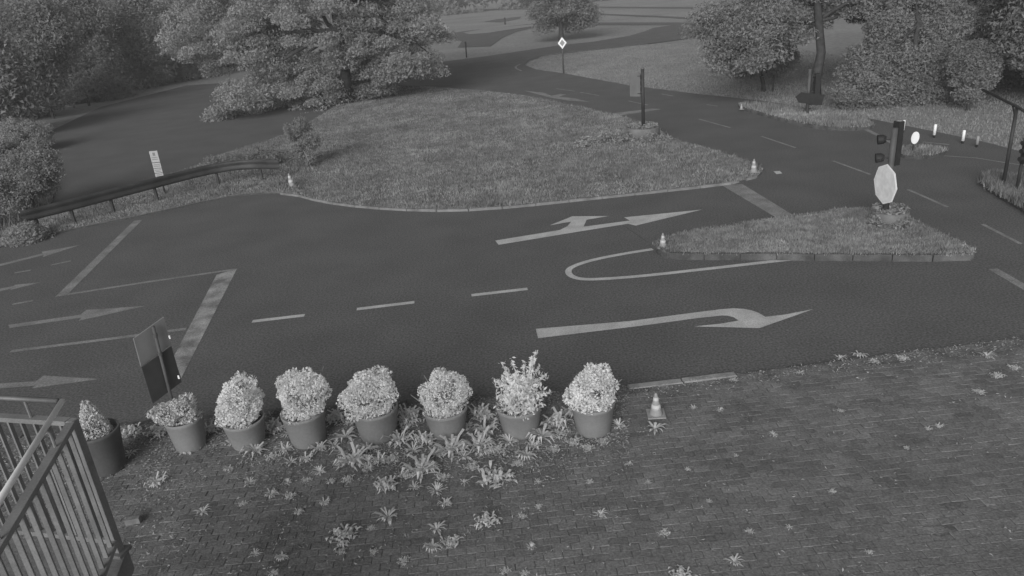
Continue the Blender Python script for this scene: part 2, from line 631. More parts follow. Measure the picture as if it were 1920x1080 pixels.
ns = 0.07
grass('island_grass', polyA, 300000, 0.062, 0.020, M_GRASS, 0.07, 'rough tufted grass on the large island', 'grass', 0.9, 1.1, 0.7, 0.9)
grass('island_grass', polyA, 26000, 0.10, 0.028, M_WEEDD, 0.07, 'taller darker weeds among the island grass', 'grass', 0.97, 2.3, 0.5, 0.9)
grass('island_grass', polyB, 45000, 0.06, 0.016, M_GRASS, 0.12, 'short rough grass on the triangle island', 'grass', 0.75, 2.0, 0.7)
grass('island_grass', polyC, 6000, 0.12, 0.03, M_GRASS, 0.10, 'grass on the thin arrow sign island', 'grass', 0.5, 1.0)
grass('island_grass', polyD, 1500, 0.10, 0.03, M_GRASS, 0.10, 'grass on the tiny oval island', 'grass', 0.5, 1.0)
grass('verge_grass', polyE, 14000, 0.17, 0.03, M_GRASS2, 0.08, 'shaggy grass around the crossbar post', 'grass', 0.9, 2.5)
grass('verge_grass', polyF, 12000, 0.35, 0.03, M_GRASS2, 0.05, 'tall grass below the left bushes', 'grass', 0.8, 1.5, 0.5)
MEAD = [(984, 122), (1005, 130), (1060, 138), (1180, 160), (1300, 175), (1440, 190), (1600, 216), (1700, 236), (1830, 262), (1920, 285), (2000, 300), (2000, 200), (1700, 120), (1400, 80), (1200, 84), (1100, 95), (1020, 104)]
grass('meadow_grass', px_poly(MEAD, -0.05), 90000, 0.07, 0.04, M_MOWN, -0.05, 'mown grass of the meadow beyond the main road', 'grass', 0.4, 0.3, 0.6, 0.4)

# ------------------------------------------------------------------ painted markings, each a part of the road
ZM = 0.004


def marking(name, px, mt=M_PAINT):
    return MB().prism(px_poly(px, ZM), ZM, ZM).build(name, mt, road)


def ribbon(name, px, w, mt=M_PAINT, it=0):
    pts = px_poly(px, ZM)
    if it:
        pts = smooth_path(pts, it)
    L, Rr = [], []
    for i, p in enumerate(pts):
        d = (pts[min(i + 1, len(pts) - 1)] - pts[max(0, i - 1)]).normalized()
        nrm = Vector((-d.y, d.x, 0)) * (w / 2)
        L.append(p + nrm)
        Rr.append(p - nrm)
    vs = L + Rr
    k = len(pts)
    fs = [(i, i + 1, k + i + 1, k + i) for i in range(k - 1)]
    return MB().add(vs, fs).build(name, mt, road)


marking('turn_arrow_marking', [(1004.5, 616.5), (1180, 602), (1310, 585), (1354, 579.5), (1375, 578), (1394, 579), (1410, 582), (1422, 586.5), (1435, 594), (1470, 590), (1525, 579.5), (1424, 615), (1301.5, 612), (1350, 607), (1384.7, 601), (1376, 595), (1365, 592), (1354.6, 591.5), (1310, 596), (1200, 611), (1009, 634)])
marking('straight_left_arrow_marking', [(928.5, 451), (1036, 433.5), (1050, 431), (1064, 424), (1071, 415.5), (1030.5, 422.5), (1073, 405.5), (1142, 405), (1100, 412), (1094, 425), (1181, 413.5), (1170, 407.5), (1316, 393), (1191.7, 423), (1177.5, 419.5), (1092.5, 433), (935, 459)])
marking('straight_arrow_marking', [(15.5, 609), (151, 590), (162, 581), (273, 573.5), (147, 601.5), (153, 595.5), (18, 615)], M_DIMP)
marking('straight_arrow_marking', [(-60, 722), (67, 715), (82, 704), (187, 710.5), (60, 728), (66, 723), (-60, 733)], M_DIMP)
marking('straight_arrow_marking', [(-20, 500), (80, 475), (78, 472), (151, 459), (80, 482), (82, 478), (-20, 504)], M_DIMP)
marking('straight_arrow_marking', [(-20, 545), (27, 536), (27, 534), (78, 529), (18, 544), (22, 541), (-20, 551)], M_DIMP)
for a_, b_ in (((95, 497), (133, 489)), ((27, 511.5), (58, 506.5)), ((23, 570.5), (62, 563.5)), ((-30, 523), (-5, 518))):
    ribbon('lane_dash', [a_, b_], 0.09, M_DIMP)
marking('stop_line', [(251, 414), (267, 412), (129, 549.5), (103, 557)], M_DIMP)
ribbon('edge_line', [(112, 554), (280, 528), (440, 505)], 0.11, M_DIMP)
marking('stop_line', [(406, 515), (444.5, 503.5), (340, 709), (326, 668)], M_WORN)
ribbon('edge_line', [(20, 658.5), (200, 636), (349, 616.5)], 0.11, M_DIMP)
for a_, b_ in (((473, 602.5), (571, 591)), ((669, 579.5), (777, 566.5)), ((884, 553.5), (989, 541.5))):
    ribbon('lane_dash', [a_, b_], 0.125)
ribbon('nose_line', [(1224, 467), (1185, 473), (1140, 481), (1100, 490), (1072, 500), (1064, 508), (1070, 518), (1092, 524), (1130, 523), (1200, 518), (1330, 503.5), (1480, 486.5)], 0.13, M_PAINT, 2)
marking('stop_line', [(1352, 346.5), (1392, 345), (1503, 413), (1472, 418)], M_DIMP)
for a_, b_ in (((1310, 223), (1370, 239.5)), ((1428, 255.5), (1492, 277)), ((1562, 301.5), (1632, 327)), ((1702, 355), (1777, 388)), ((1842, 420), (1914, 457))):
    ribbon('lane_dash', [a_, b_], 0.085, M_DIMP)
ribbon('edge_line', [(1862, 504), (1914, 534), (1990, 580)], 0.17, M_DIMP)
ribbon('edge_line', [(1618, 240), (1656, 258), (1706, 287)], 0.16, M_DIMP)
marking('stop_line', [(1132, 217), (1150, 212), (1222, 203.5), (1241, 204.5), (1200, 211), (1146, 218.5)], M_DIMP)
marking('straight_left_arrow_marking', [(983, 170), (1020, 174), (1034, 179.5), (1050, 176), (1062, 177), (1048, 181), (1075, 184), (1106, 191), (1066, 188.5), (1030, 182.5)], M_DIMP)
for a_, b_ in (((1042, 166), (1078, 171)), ((1088, 173), (1123, 179)), ((1178, 189), (1215, 197)), ((1240, 176), (1262, 180)), ((1325, 196), (1345, 199))):
    ribbon('lane_dash', [a_, b_], 0.09, M_DIMP)
ribbon('edge_line', [(976, 120), (967, 124), (967, 128), (978, 133)], 0.16, M_DIMP, 2)
marking('paint_patch', [(1450, 321), (1462, 320.5), (1467, 325), (1456, 326.5)], M_PAINT)
ribbon('edge_line', [(1770, 292), (1830, 296), (1880, 304), (1960, 316)], 0.08, M_DIMP)
ribbon('edge_line', [(1730, 266), (1780, 271)], 0.10, M_DIMP)
ribbon('joint_line', [(1172, 425), (1190, 437), (1212, 452)], 0.03, M_EARTH)

# ------------------------------------------------------------------ forecourt: soil bed with pavers, kerb towards the road
ZF = 0.03
near_w = [G(x, y) for x, y in NEAR]
fore = [(p.x, p.y) for p in near_w] + [(14, 1.0), (-14, 1.0)]
fc = MB().prism(fore, -0.04, ZF).build('forecourt', M_DIRT)
tag(fc, 'mossy paved forecourt in front of the road, overgrown with weeds', 'pavement', kind='structure')
du = (G(1520, 687) - G(900, 750)).normalized()
dv = Vector((du.y, -du.x, 0))          # towards the camera
org = G(900, 750)
PU, PV, GAP = 0.20, 0.105, 0.006
cand = []
forep = [(p[0], p[1]) for p in fore]
for j in range(0, 66):
    for i in range(-62, 74):
        c = org + du * ((i + 0.5 * (j % 2)) * PU) + dv * (0.26 + j * PV)
        x, y, s = P((c.x, c.y, ZF))
        if -40 < x < 1960 and 560 < y < 1140 and depth(c) > 1:
            cand.append((c, s))
arr = np.array([[c.x, c.y] for c, _ in cand])
ok = inside(forep, arr[:, 0], arr[:, 1])
for du_, dv_ in ((0.12, -0.22), (-0.12, -0.22)):
    ok &= inside(forep, arr[:, 0] + du.x * du_ + dv.x * dv_, arr[:, 1] + du.y * du_ + dv.y * dv_)
cand = [c for c, k in zip(cand, ok) if k]
cand.sort(key=lambda c: -c[1])
ang = math.atan2(du.y, du.x)
pm = []
for k in range(6):
    b = MB()
    hx, hy = (PU - GAP) / 2, (PV - GAP) / 2
    jig = lambda: random.uniform(-0.004, 0.004)
    ring = [(-hx, -hy), (hx, -hy), (hx, hy), (-hx, hy)]
    vs = [(x + jig(), y + jig(), -0.03) for x, y in ring] + [(x + jig(), y + jig(), 0.006) for x, y in ring]
    vs += [(x * 0.95 + jig(), y * 0.93 + jig(), 0.012 + random.uniform(-.002, .002)) for x, y in ring]
    fs = [(8, 9, 10, 11)]
    for r in (0, 4):
        for q in range(4):
            fs.append((r + q, r + (q + 1) % 4, r + 4 + (q + 1) % 4, r + 4 + q))
    pm.append((vs, fs))
meshes = []
for vs, fs in pm:
    me = bpy.data.meshes.new('paver')
    me.from_pydata(vs, [], fs)
    me.materials.append(M_PAVER)
    meshes.append(me)
big = MB()
for k, (c, s) in enumerate(cand):
    zz = ZF - 0.005 + random.uniform(-0.003, 0.003) - 0.004 * float(lump(np.array([c.x]), np.array([c.y]), 0.9)[0] > 0.62)
    if k < 300:
        o = bpy.data.objects.new('paver', random.choice(meshes))
        o.location = (c.x, c.y, zz)
        o.rotation_euler = (random.gauss(0, 0.012), random.gauss(0, 0.012), ang + random.gauss(0, 0.012))
        link(o, fc)
    else:
        vs, fs = random.choice(pm)
        Mx = Matrix.Translation((c.x, c.y, zz)) @ Matrix.Rotation(ang + random.gauss(0, 0.012), 4, 'Z') @ Matrix.Rotation(random.gauss(0, 0.012), 4, 'X')
        big.add([Mx @ Vector(v) for v in vs], fs)
o = big.build('pavers', M_PAVER, fc)
o['kind'] = 'stuff'
# kerb stones along the road
kp = [Vector((p.x, p.y, 0)) for p in near_w[2:-1]]
cum = [0]
for i in range(len(kp) - 1):
    cum.append(cum[-1] + (kp[i + 1] - kp[i]).length)


def kpos(s):
    for i in range(len(kp) - 1):
        if s <= cum[i + 1] or i == len(kp) - 2:
            return kp[i].lerp(kp[i + 1], (s - cum[i]) / (cum[i + 1] - cum[i]))


s = 0.0
while s < cum[-1] - 0.3:
    p, q = kpos(s), kpos(min(s + 0.8, cum[-1]))
    d = (q - p).normalized()
    x = P((p + q) / 2)[0]
    mt = M_KERBL if 1150 < x < 1345 else M_KERBD
    zk = 0.045 + random.uniform(-.008, .008) - (0.03 if x > 1360 else 0)
    MB().bar(p + d * 0.01 + Vector((0, 0, zk / 2 - .03)), q - d * 0.01 + Vector((0, 0, zk / 2 - .03)), 0.13, zk + 0.06).build('kerb_stone', mt, fc)
    s += 0.8

# low ground cover between the pavers
n = 70000
X = rng.uniform(-8, 9, n * 5)
Y = rng.uniform(3.5, 13, n * 5)
k = inside(forep, X, Y)
X, Y = X[k], Y[k]
u, v, d = pxy(X, Y, np.full(len(X), ZF))
w = np.clip(0.03 + 1.0 * np.exp(-((v - 815 + (u - 700) * 0.03) / 60.0) ** 2) * 1.6 * (u < 1180) + 0.14 * np.exp(-((u - 500) / 420.0) ** 2) + 0.5 * np.exp(-((v - (745 - (u - 1100) * 0.14)) / 18.0) ** 2) * (u > 1100), 0, 1)
w *= lump(X, Y, 3.0) ** 1.6 * 1.6
k = (u > -40) & (u < 1960) & (v < 1100) & (rng.uniform(0, 1, len(X)) < w)
X, Y = X[k][:n], Y[k][:n]
C = np.stack([X, Y, ZF + 0.012 + rng.uniform(0, 0.03, len(X))], 1)
o = raw_mesh('ground_cover', leaf_quads(C, 0.034, 0.6, 0.6).reshape(-1, 4, 3)[:, :3].reshape(-1, 3), 3, M_MOSSY)
tag(o, 'tiny leaves and moss creeping over the paving', 'ground cover', kind='stuff')


# ------------------------------------------------------------------ weeds
def rosette_mesh(nl, L, w, lift, seed, spread=0.0):
    r = random.Random(seed)
    vs, fs = [], []
    for i in range(nl):
        a_ = 6.283 * i / nl * 1.618 * 2.3 + r.uniform(-.3, .3)
        l_ = L * r.uniform(0.55, 1.1)
        el = lift * r.uniform(0.3, 1.3)
        ww = w * r.uniform(0.7, 1.3)
        d = Vector((math.cos(a_), math.sin(a_), 0))
        sd_ = Vector((-d.y, d.x, 0))
        c0 = Vector((r.gauss(0, spread), r.gauss(0, spread), 0))
        prof = ((0, 0.25, 0.0), (0.35, 0.9, 0.55), (0.7, 1.0, 0.75), (1.0, 0.06, 0.45))
        k = len(vs)
        for t, wd, hz in prof:
            p = c0 + d * (l_ * t) + Vector((0, 0, el * l_ * hz + 0.005))
            vs += [tuple(p - sd_ * (ww * wd / 2)), tuple(p + sd_ * (ww * wd / 2) + Vector((0, 0, 0.004)))]
        for q in range(3):
            fs.append((k + 2 * q, k + 2 * q + 1, k + 2 * q + 3, k + 2 * q + 2))
    me = bpy.data.meshes.new('weed')
    me.from_pydata(vs, [], fs)
    me.materials.append(M_WEED)
    return me


ROS = [rosette_mesh(24, 0.5, 0.065, 0.8, 1, 0.015), rosette_mesh(44, 0.44, 0.06, 0.9, 2, 0.09), rosette_mesh(16, 0.5, 0.07, 0.6, 3, 0.015), rosette_mesh(70, 0.36, 0.06, 1.1, 4, 0.12), rosette_mesh(80, 0.22, 0.055, 0.8, 5, 0.17)]
WEEDS = [  # px, py, size px, prototype, label
    (480, 842, 44, 0, 'pointed weed rosette in front of the third pot from the left'),
    (648, 815, 48, 2, 'star shaped weed with long leaves between the fourth and fifth pots'),
    (664, 858, 62, 1, 'broad weed rosette in front of the fifth pot from the left'),
    (750, 824, 50, 1, 'leafy weed at the right foot of the fifth pot'),
    (724, 908, 46, 3, 'dense round weed tuft standing alone on the pavers'),
    (792, 876, 64, 1, 'large weed clump in front of the round sixth pot'),
    (797, 822, 44, 3, 'bushy weed at the left foot of the sixth pot'),
    (848, 838, 62, 1, 'wide weed clump hiding the foot of the sixth pot'),
    (899, 831, 58, 1, 'spiky weed clump between the sixth pot and the twiggy pot'),
    (1016, 814, 58, 0, 'long leaved weed at the right foot of the twiggy pot'),
    (929, 888, 72, 4, 'wide flat weed mat in front of the twiggy pot'),
    (728, 966, 44, 2, 'ragged weed below the dense round tuft'),
    (644, 1001, 58, 4, 'low spreading weed near the bottom edge of the pavement'),
    (910, 973, 48, 4, 'elongated weed on open pavers below the twiggy pot'),
    (819, 988, 34, 2, 'small upright weed on the pavers left of the elongated weed'),
    (845, 1012, 38, 4, 'ragged low weed close to the bottom edge centre'),
    (812, 1024, 34, 0, 'weed rosette nearest the bottom edge centre'),
    (295, 903, 36, 1, 'tall thin weed right of the leftmost pot'),
    (1228, 800, 36, 2, 'weed rosette just in front of the forecourt cone'),
    (1275, 1076, 48, 4, 'weed cut by the bottom edge of the picture right of centre'),
    (1376, 1050, 30, 2, 'isolated weed near the bottom edge on the right'),
    (1126, 962, 24, 2, 'small weed alone on the bare pavers below the last pot'),
    (515, 800, 44, 3, 'leafy weed between the third and fourth pots'),
    (630, 783, 42, 3, 'weed behind the gap between the fourth and fifth pots'),
    (770, 780, 52, 3, 'bushy weed between the fifth and sixth pots'),
    (905, 775, 48, 3, 'bushy weed left of the twiggy pot'),
    (912, 806, 46, 1, 'curly weed in front of the bush left of the twiggy pot'),
    (1043, 790, 56, 3, 'tall leafy weed between the twiggy pot and the last pot'),
    (1070, 772, 40, 3, 'weed against the left side of the last pot'),
    (392, 806, 40, 3, 'weed between the sign pot and the third pot'),
    (300, 803, 52, 4, 'low weed carpet left of the sign pot'),
    (248, 806, 44, 4, 'low weed right behind the leftmost pot'),
    (380, 957, 28, 2, 'lone weed on the dark pavers at lower left'),
    (987, 852, 38, 0, 'arching weed in front of the twiggy pot, right of the flat mat'),
]
for (x, y, sz, k, lb) in WEEDS:
    p = G(x, y + sz * 0.12, ZF + 0.01)
    s_ = P(p)[2]
    o = bpy.data.objects.new('weed', ROS[k])
    o.location = p
    S = sz / s_ * 1.3
    o.scale = (S, S, S * 0.9)
    o.rotation_euler = (0, 0, random.uniform(0, 6.28))
    link(o)
    tag(o, lb, 'weed', 'weeds growing on the forecourt')
SMALL = [(509, 857, 26), (546, 868, 26), (575, 862, 26), (600, 886, 26), (599, 842, 30), (885, 875, 30), (819, 922, 32), (836, 945, 24), (776, 915, 26), (652, 900, 24), (757, 1053, 24), (478, 1040, 22), (529, 1046, 24), (509, 929, 24), (544, 930, 24), (469, 906, 24), (610, 944, 20), (575, 900, 18),
         (639, 1034, 20), (560, 962, 18), (980, 968, 18), (996, 1027, 18), (947, 1071, 20), (983, 1076, 18), (513, 1077, 18), (1074, 829, 30), (1038, 842, 26), (695, 990, 16), (712, 865, 32), (737, 862, 30), (430, 880, 20), (245, 852, 26), (350, 848, 30), (1245, 999, 22), (1405, 996, 16), (1450, 816, 16), (1575, 771, 14), (1560, 921, 14), (1100, 840, 26), (1130, 828, 26), (1160, 800, 30), (1575, 672, 22), (1610, 668, 26), (1640, 678, 20), (1690, 672, 24), (1500, 700, 18), (1375, 712, 16), (1850, 668, 26), (1870, 705, 24), (1835, 735, 22), (1900, 690, 22), (1760, 800, 14), (1740, 805, 12), (1700, 840, 12), (1215, 905, 12), (1290, 880, 12), (1330, 940, 12), (1480, 990, 14), (1630, 1035, 14), (1380, 855, 10), (870, 905, 20), (690, 880, 22), (620, 905, 18), (1180, 870, 14), (1105, 905, 14), (1008, 905, 16), (540, 905, 16), (455, 945, 16), (700, 1035, 18), (1010, 950, 14), (1350, 770, 14), (1300, 765, 12)]
SMALL += [(535, 845, 30), (628, 838, 32), (690, 842, 36), (706, 815, 34), (775, 846, 38), (822, 852, 36), (870, 858, 34), (930, 846, 40), (955, 830, 36), (1050, 815, 34), (1000, 838, 30), (870, 800, 36), (655, 790, 32), (545, 815, 30), (430, 832, 28), (760, 800, 32), (690, 868, 30), (760, 890, 34), (830, 895, 30), (905, 850, 34), (640, 870, 26), (970, 870, 24)]
STRIPS = [(lambda x, y: x > 1420 and y < 760, 'along the kerb at the right'), (lambda x, y: x > 1190 and y < 830, 'around the forecourt cone'), (lambda x, y: x > 1190, 'on the bare pavers at lower right'),
          (lambda x, y: y < 852, 'close to the row of pots'), (lambda x, y: y < 884, 'in the first strip in front of the pots'), (lambda x, y: y < 925, 'in the second strip in front of the pots'), (lambda x, y: y < 1000, 'in the strip halfway to the bottom edge'), (lambda x, y: True, 'in the strip along the bottom edge')]
ORD = ['first', 'second', 'third', 'fourth', 'fifth', 'sixth', 'seventh', 'eighth', 'ninth', 'tenth', 'eleventh', 'twelfth', 'thirteenth', 'fourteenth', 'fifteenth', 'sixteenth', 'seventeenth', 'eighteenth', 'nineteenth', 'twentieth', 'twenty-first', 'twenty-second', 'twenty-third', 'twenty-fourth', 'twenty-fifth', 'twenty-sixth', 'twenty-seventh', 'twenty-eighth', 'twenty-ninth', 'thirtieth']
cnt = {}
for (x, y, sz) in sorted(SMALL):
    p = G(x, y, ZF + 0.01)
    s_ = P(p)[2]
    o = bpy.data.objects.new('small_weed', ROS[random.choice((0, 2, 4, 4, 1))])
    o.location = p
    S = sz / s_ * 1.3
    o.scale = (S, S, S * 0.8)
    o.rotation_euler = (0, 0, random.uniform(0, 6.28))
    link(o)
    where = [w_ for f_, w_ in STRIPS if f_(x, y)][0]
    cnt[where] = cnt.get(where, 0) + 1
    tag(o, ORD[cnt[where] - 1] + ' small weed from the left ' + where, 'weed', 'small weeds scattered over the forecourt')


# ------------------------------------------------------------------ potted shrubs
def shrub_leaves(blobs, n, size, rough=0.12, shell=0.7):
    out = []
    vol = np.array([r[0] * r[1] * r[2] for _, r in blobs]) ** 0.67
    for (c, r), f in zip(blobs, vol / vol.sum()):
        k = int(n * f)
        v = rng.normal(0, 1, (k, 3))
        v /= np.linalg.norm(v, axis=1)[:, None]
        # lumpy outline from a few random directions
        lob = np.zeros(k)
        for _ in range(22):
            d = rng.normal(0, 1, 3)
            d /= np.linalg.norm(d)
            lob = np.maximum(lob, np.clip((v @ d - 0.86) / 0.14, 0, 1) * rng.uniform(0.4, 1))
        q = (shell + (1 - shell) * rng.uniform(0, 1, k) ** 0.5) * (1 - rough + rough * 1.6 * lob)
        out.append(np.array(c) + v * np.array(r) * q[:, None])
    return np.concatenate(out)


def potted(base_px, rim_y, wpx, fol, label, mpot=M_POT, leafm=M_SHRUB, kind='ball', n=3600, leaf=0.05, taper=0.78):
    b = G(base_px[0], base_px[1], ZF)
    b = b + Vector((b.x, b.y, 0)).normalized() * 0.14
    b.z = ZF
    s_ = P(b)[2]
    R_ = wpx / 2 / s_
    H_ = h_at(b, rim_y)
    t = thing('potted_shrub', b, label, 'potted plant', 'potted shrubs in a row along the road')
    rb = R_ * taper
    prof = [(rb * 0.96, 0), (rb, 0.02), (R_ * 0.985, H_ - 0.05), (R_ * 1.0, H_ - 0.045), (R_ * 1.01, H_ - 0.006), (R_ * 1.0, H_), (R_ * 0.93, H_), (R_ * 0.9, H_ - 0.06)]
    po = MB().lathe(prof, 36).build('pot', mpot, t, False)
    for p_ in po.data.polygons:
        p_.use_smooth = len(p_.vertices) == 4 and abs(p_.normal.z) < 0.6
    MB().lathe([(R_ * 0.9, H_ - 0.09), (R_ * 0.88, H_ - 0.05), (R_ * 0.3, H_ - 0.035)], 24).build('soil', M_EARTH, t)
    dz = depth(b + Vector((0, 0, H_)))
    blobs = []
    for fx, fy, rx, ry in fol:
        c = at_depth(fx, fy + (9 if kind != 'cone' else 0), dz - 0.10) - b
        blobs.append((tuple(c), (rx / s_, rx / s_ * 1.06, ry / s_ * 1.08)))
    if kind != 'cone':
        blobs.append(((0, 0, H_ + 0.0), (R_ * 1.0, R_ * 1.0, 0.075)))
    st = MB()
    for c, r in blobs[:len(fol)]:
        for _ in range(5):
            e_ = Vector(c) + Vector((random.gauss(0, .5) * r[0], random.gauss(0, .5) * r[1], random.uniform(-.1, .5) * r[2]))
            st.tube(limb_path((random.gauss(0, .04), random.gauss(0, .04), H_ - 0.06), e_, 0, 4, 0.08), [0.012, 0.011, 0.01, 0.008, 0.005], 5)
    st.build('stems', M_TWIG, t)
    if kind == 'ball':
        V_ = shrub_leaves(blobs, n * 2, leaf, 0.30)
        raw_mesh('foliage', leaf_quads(V_, leaf * 0.72, 0.1, 0.55), 4, leafm, t)
    elif kind == 'twiggy':
        V_ = shrub_leaves(blobs, n, leaf, 0.3, 0.25)
        tw = MB()
        c0 = Vector(blobs[0][0])
        ex = []
        for (ex_, ey_) in ((1005, 656), (1000, 672), (940, 680), (962, 676), (1026, 700), (926, 712), (1035, 735), (930, 745), (985, 680), (1012, 690), (948, 700)):
            e_ = at_depth(ex_, ey_, dz + random.uniform(-.15, .15)) - b
            path = limb_path(c0 + Vector((0, 0, -0.1)), e_, 0.05, 5, 0.06)
            tw.tube(path, [0.010, 0.009, 0.008, 0.006, 0.005, 0.003], 5)
            for q in range(55):
                tt = random.uniform(0.35, 1.0) * 5
                i0 = min(4, int(tt))
                pp = path[i0].lerp(path[i0 + 1], tt - i0)
                ex.append(pp + Vector((random.gauss(0, .02), random.gauss(0, .02), random.gauss(0, .02))))
        tw.build('twigs', M_SHRUB, t)
        V_ = np.concatenate([V_, np.array([tuple(q) for q in ex])])
        raw_mesh('foliage', leaf_quads(V_, leaf, 0.0, 0.38), 4, leafm, t)
    else:
        top = at_depth(160, 756, dz) - b
        V_ = []
        c0 = Vector((0.0, 0.0, H_ - 0.04))
        for _ in range(n):
            tt = random.random() ** 1.3
            p_ = c0.lerp(top, tt)
            r = 0.165 * (1 - tt) ** 0.75 * (0.75 + 0.25 * random.random()) + 0.03
            a_ = random.uniform(0, 6.28)
            V_.append((p_.x + r * math.cos(a_), p_.y + r * math.sin(a_), p_.z + random.gauss(0, .015)))
        raw_mesh('foliage', leaf_quads(np.array(V_), leaf, 0.0, 0.35), 4, leafm, t)
    return t, b, H_, R_


potted((208, 888), 806, 78, [(172, 790, 20, 25)], 'leftmost pot, dark, holding a narrow cone shaped dwarf conifer', M_POTD, M_CONIF, 'cone', 2600, 0.04)
_, potB, potH, potR = potted((362, 846), 782, 68, [(347, 756, 26, 26), (312, 766, 36, 16)], 'second pot from the left with low shrub and a sign pole', M_POT, M_WEED, 'ball', 2200, 0.045)
potted((470, 840), 784, 76, [(447, 742, 50, 42), (430, 762, 30, 28)], 'third pot from the left with a shrub spilling over its left rim', n=3400)
potted((582, 836), 770, 80, [(562, 730, 50, 44), (578, 705, 26, 22)], 'fourth pot from the left with an upright rounded shrub', n=3800)
potted((713, 826), 762, 86, [(690, 728, 58, 36), (700, 712, 42, 26)], 'fifth pot from the left with a wide flattened shrub', n=4200)
potted((842, 820), 763, 82, [(833, 729, 51, 40), (828, 706, 24, 20)], 'sixth pot from the left with the palest globe shrub', n=4200, leaf=0.042)
potted((978, 819), 758, 84, [(978, 728, 46, 44)], 'seventh pot with a twiggy shrub and shoots sticking up', n=1700, leaf=0.065, kind='twiggy')
potted((1114, 817), 752, 82, [(1108, 722, 50, 38), (1118, 700, 34, 26), (1085, 735, 28, 22)], 'rightmost pot with a lumpy rounded shrub', n=4200)

# sign standing in the second pot: pole in front, two boards seen from behind
pb = at_depth(327, 778, depth(potB + Vector((0, 0, potH))))
pole_base = Vector((pb.x, pb.y, ZF + 0.04))
ht = h_at(pole_base, 612)
t = thing('sign_post', pole_base, 'leaning sign on a thin pole in the second pot, seen from behind', 'sign')
tip = at_depth(287, 612, depth(pole_base + Vector((0, 0, ht)))) - pole_base
foot = Vector((0, 0, 0.0))
MB().tube([foot, tip], 0.021, 10).build('pole', M_POLEG, t, True)
ax = (tip - foot).normalized()
dz0 = depth(pole_base + tip)


def board(name, corners, dz_list, mt, th=0.012):
    pts = [at_depth(x, y, dz) - pole_base for (x, y), dz in zip(corners, dz_list)]
    # force a flat parallelogram
    pts[3] = pts[0] + (pts[2] - pts[1])
    nrm = (pts[1] - pts[0]).cross(pts[3] - pts[0]).normalized()
    if nrm.dot(_F) < 0:
        nrm = -nrm
    off = nrm * 0.028
    vs = [p_ + off for p_ in pts] + [p_ + off + nrm * th for p_ in pts]
    fs = [(0, 1, 2, 3), (7, 6, 5, 4)] + [(i, (i + 1) % 4, 4 + (i + 1) % 4, 4 + i) for i in range(4)]
    return MB().add(vs, fs).build(name, mt, t), nrm


pd = depth(pole_base)
sc = dz0
bo, nr = board('upper_board', [(253, 636), (310, 595), (323, 647), (267, 689)], [sc - 0.16, sc + 0.16, sc + 0.34, sc + 0.02], M_BOARD)
sc2 = sc + 0.10
bo2, _ = board('lower_board', [(268, 690), (324, 650), (343, 717), (288, 783)], [sc - 0.02 , sc + 0.28, sc + 0.52, sc + 0.22], M_BOARDD)
for (x, y, q) in ((318, 632, 0.27), (335, 707, 0.44)):
    c = at_depth(x, y, sc + q - 0.02) - pole_base
    MB().box(c, (0.02, 0.012, 0.05)).build('clip', M_WHITE, t)
for f_ in (0.78, 0.93):
    MB().tube([tip * (f_ - 0.012), tip * (f_ + 0.012)], 0.027, 10).build('clamp', M_POLEG, t)


# ------------------------------------------------------------------ traffic cones
def cone(px, py, hpx, label, z=0.0, base=True, lean=0.0, bands=2):
    p = G(px, py, z)
    H_ = h_at(p, py - hpx)
    t = thing('traffic_cone', p, label, 'traffic cone', 'traffic cones')
    t.rotation_euler = (0, lean, random.uniform(-0.3, 0.3) if not lean else 0)
    r0 = H_ * 0.25
    hb = H_ * 0.06
    ry = random.uniform(-0.2, 0.2)
    MB().box((0, 0, hb / 2), (H_ * 0.72, H_ * 0.72, hb), ry).build('base', M_CONE, t)
    f = lambda z_: r0 * (1 - 0.80 * (z_ - hb) / (H_ - hb))
    MB().lathe([(f(hb) * 1.12, hb), (f(hb), hb + .01), (f(H_ * .98), H_ * .98), (f(H_ * .98) * 0.7, H_)], 20).build('body', M_CONE, t, True)
    for z0, z1 in ((0.28, 0.5), (0.64, 0.82))[:bands]:
        MB().lathe([(f(z0 * H_) + .003, z0 * H_), (f(z1 * H_) + .003, z1 * H_)], 20).build('reflective_band', M_BAND, t, True)
    return t


cone(1230, 777, 40, 'pale cone on the forecourt right of the last pot', ZF + 0.02)
cone(1243, 463, 26, 'small cone at the left tip of the triangle island', 0.12)
cone(1413, 322, 24, 'small cone at the right tip of the large grass island', 0.07)
cone(548, 349, 24, 'tilted white banded cone by the end of the guardrail', 0.07, lean=-0.1)
cone(1390, 205, 11, 'tiny cone at the left tip of the arrow sign island', 0.10)

# ------------------------------------------------------------------ loose brick
p = G(251, 980, ZF + 0.02)
t = MB().box((0, 0, 0.035), (0.16, 0.075, 0.07), 0.15).build('brick_block', M_BRICK, None, loc=p)
tag(t, 'small pale brick lying on the paving beside the railing', 'brick')


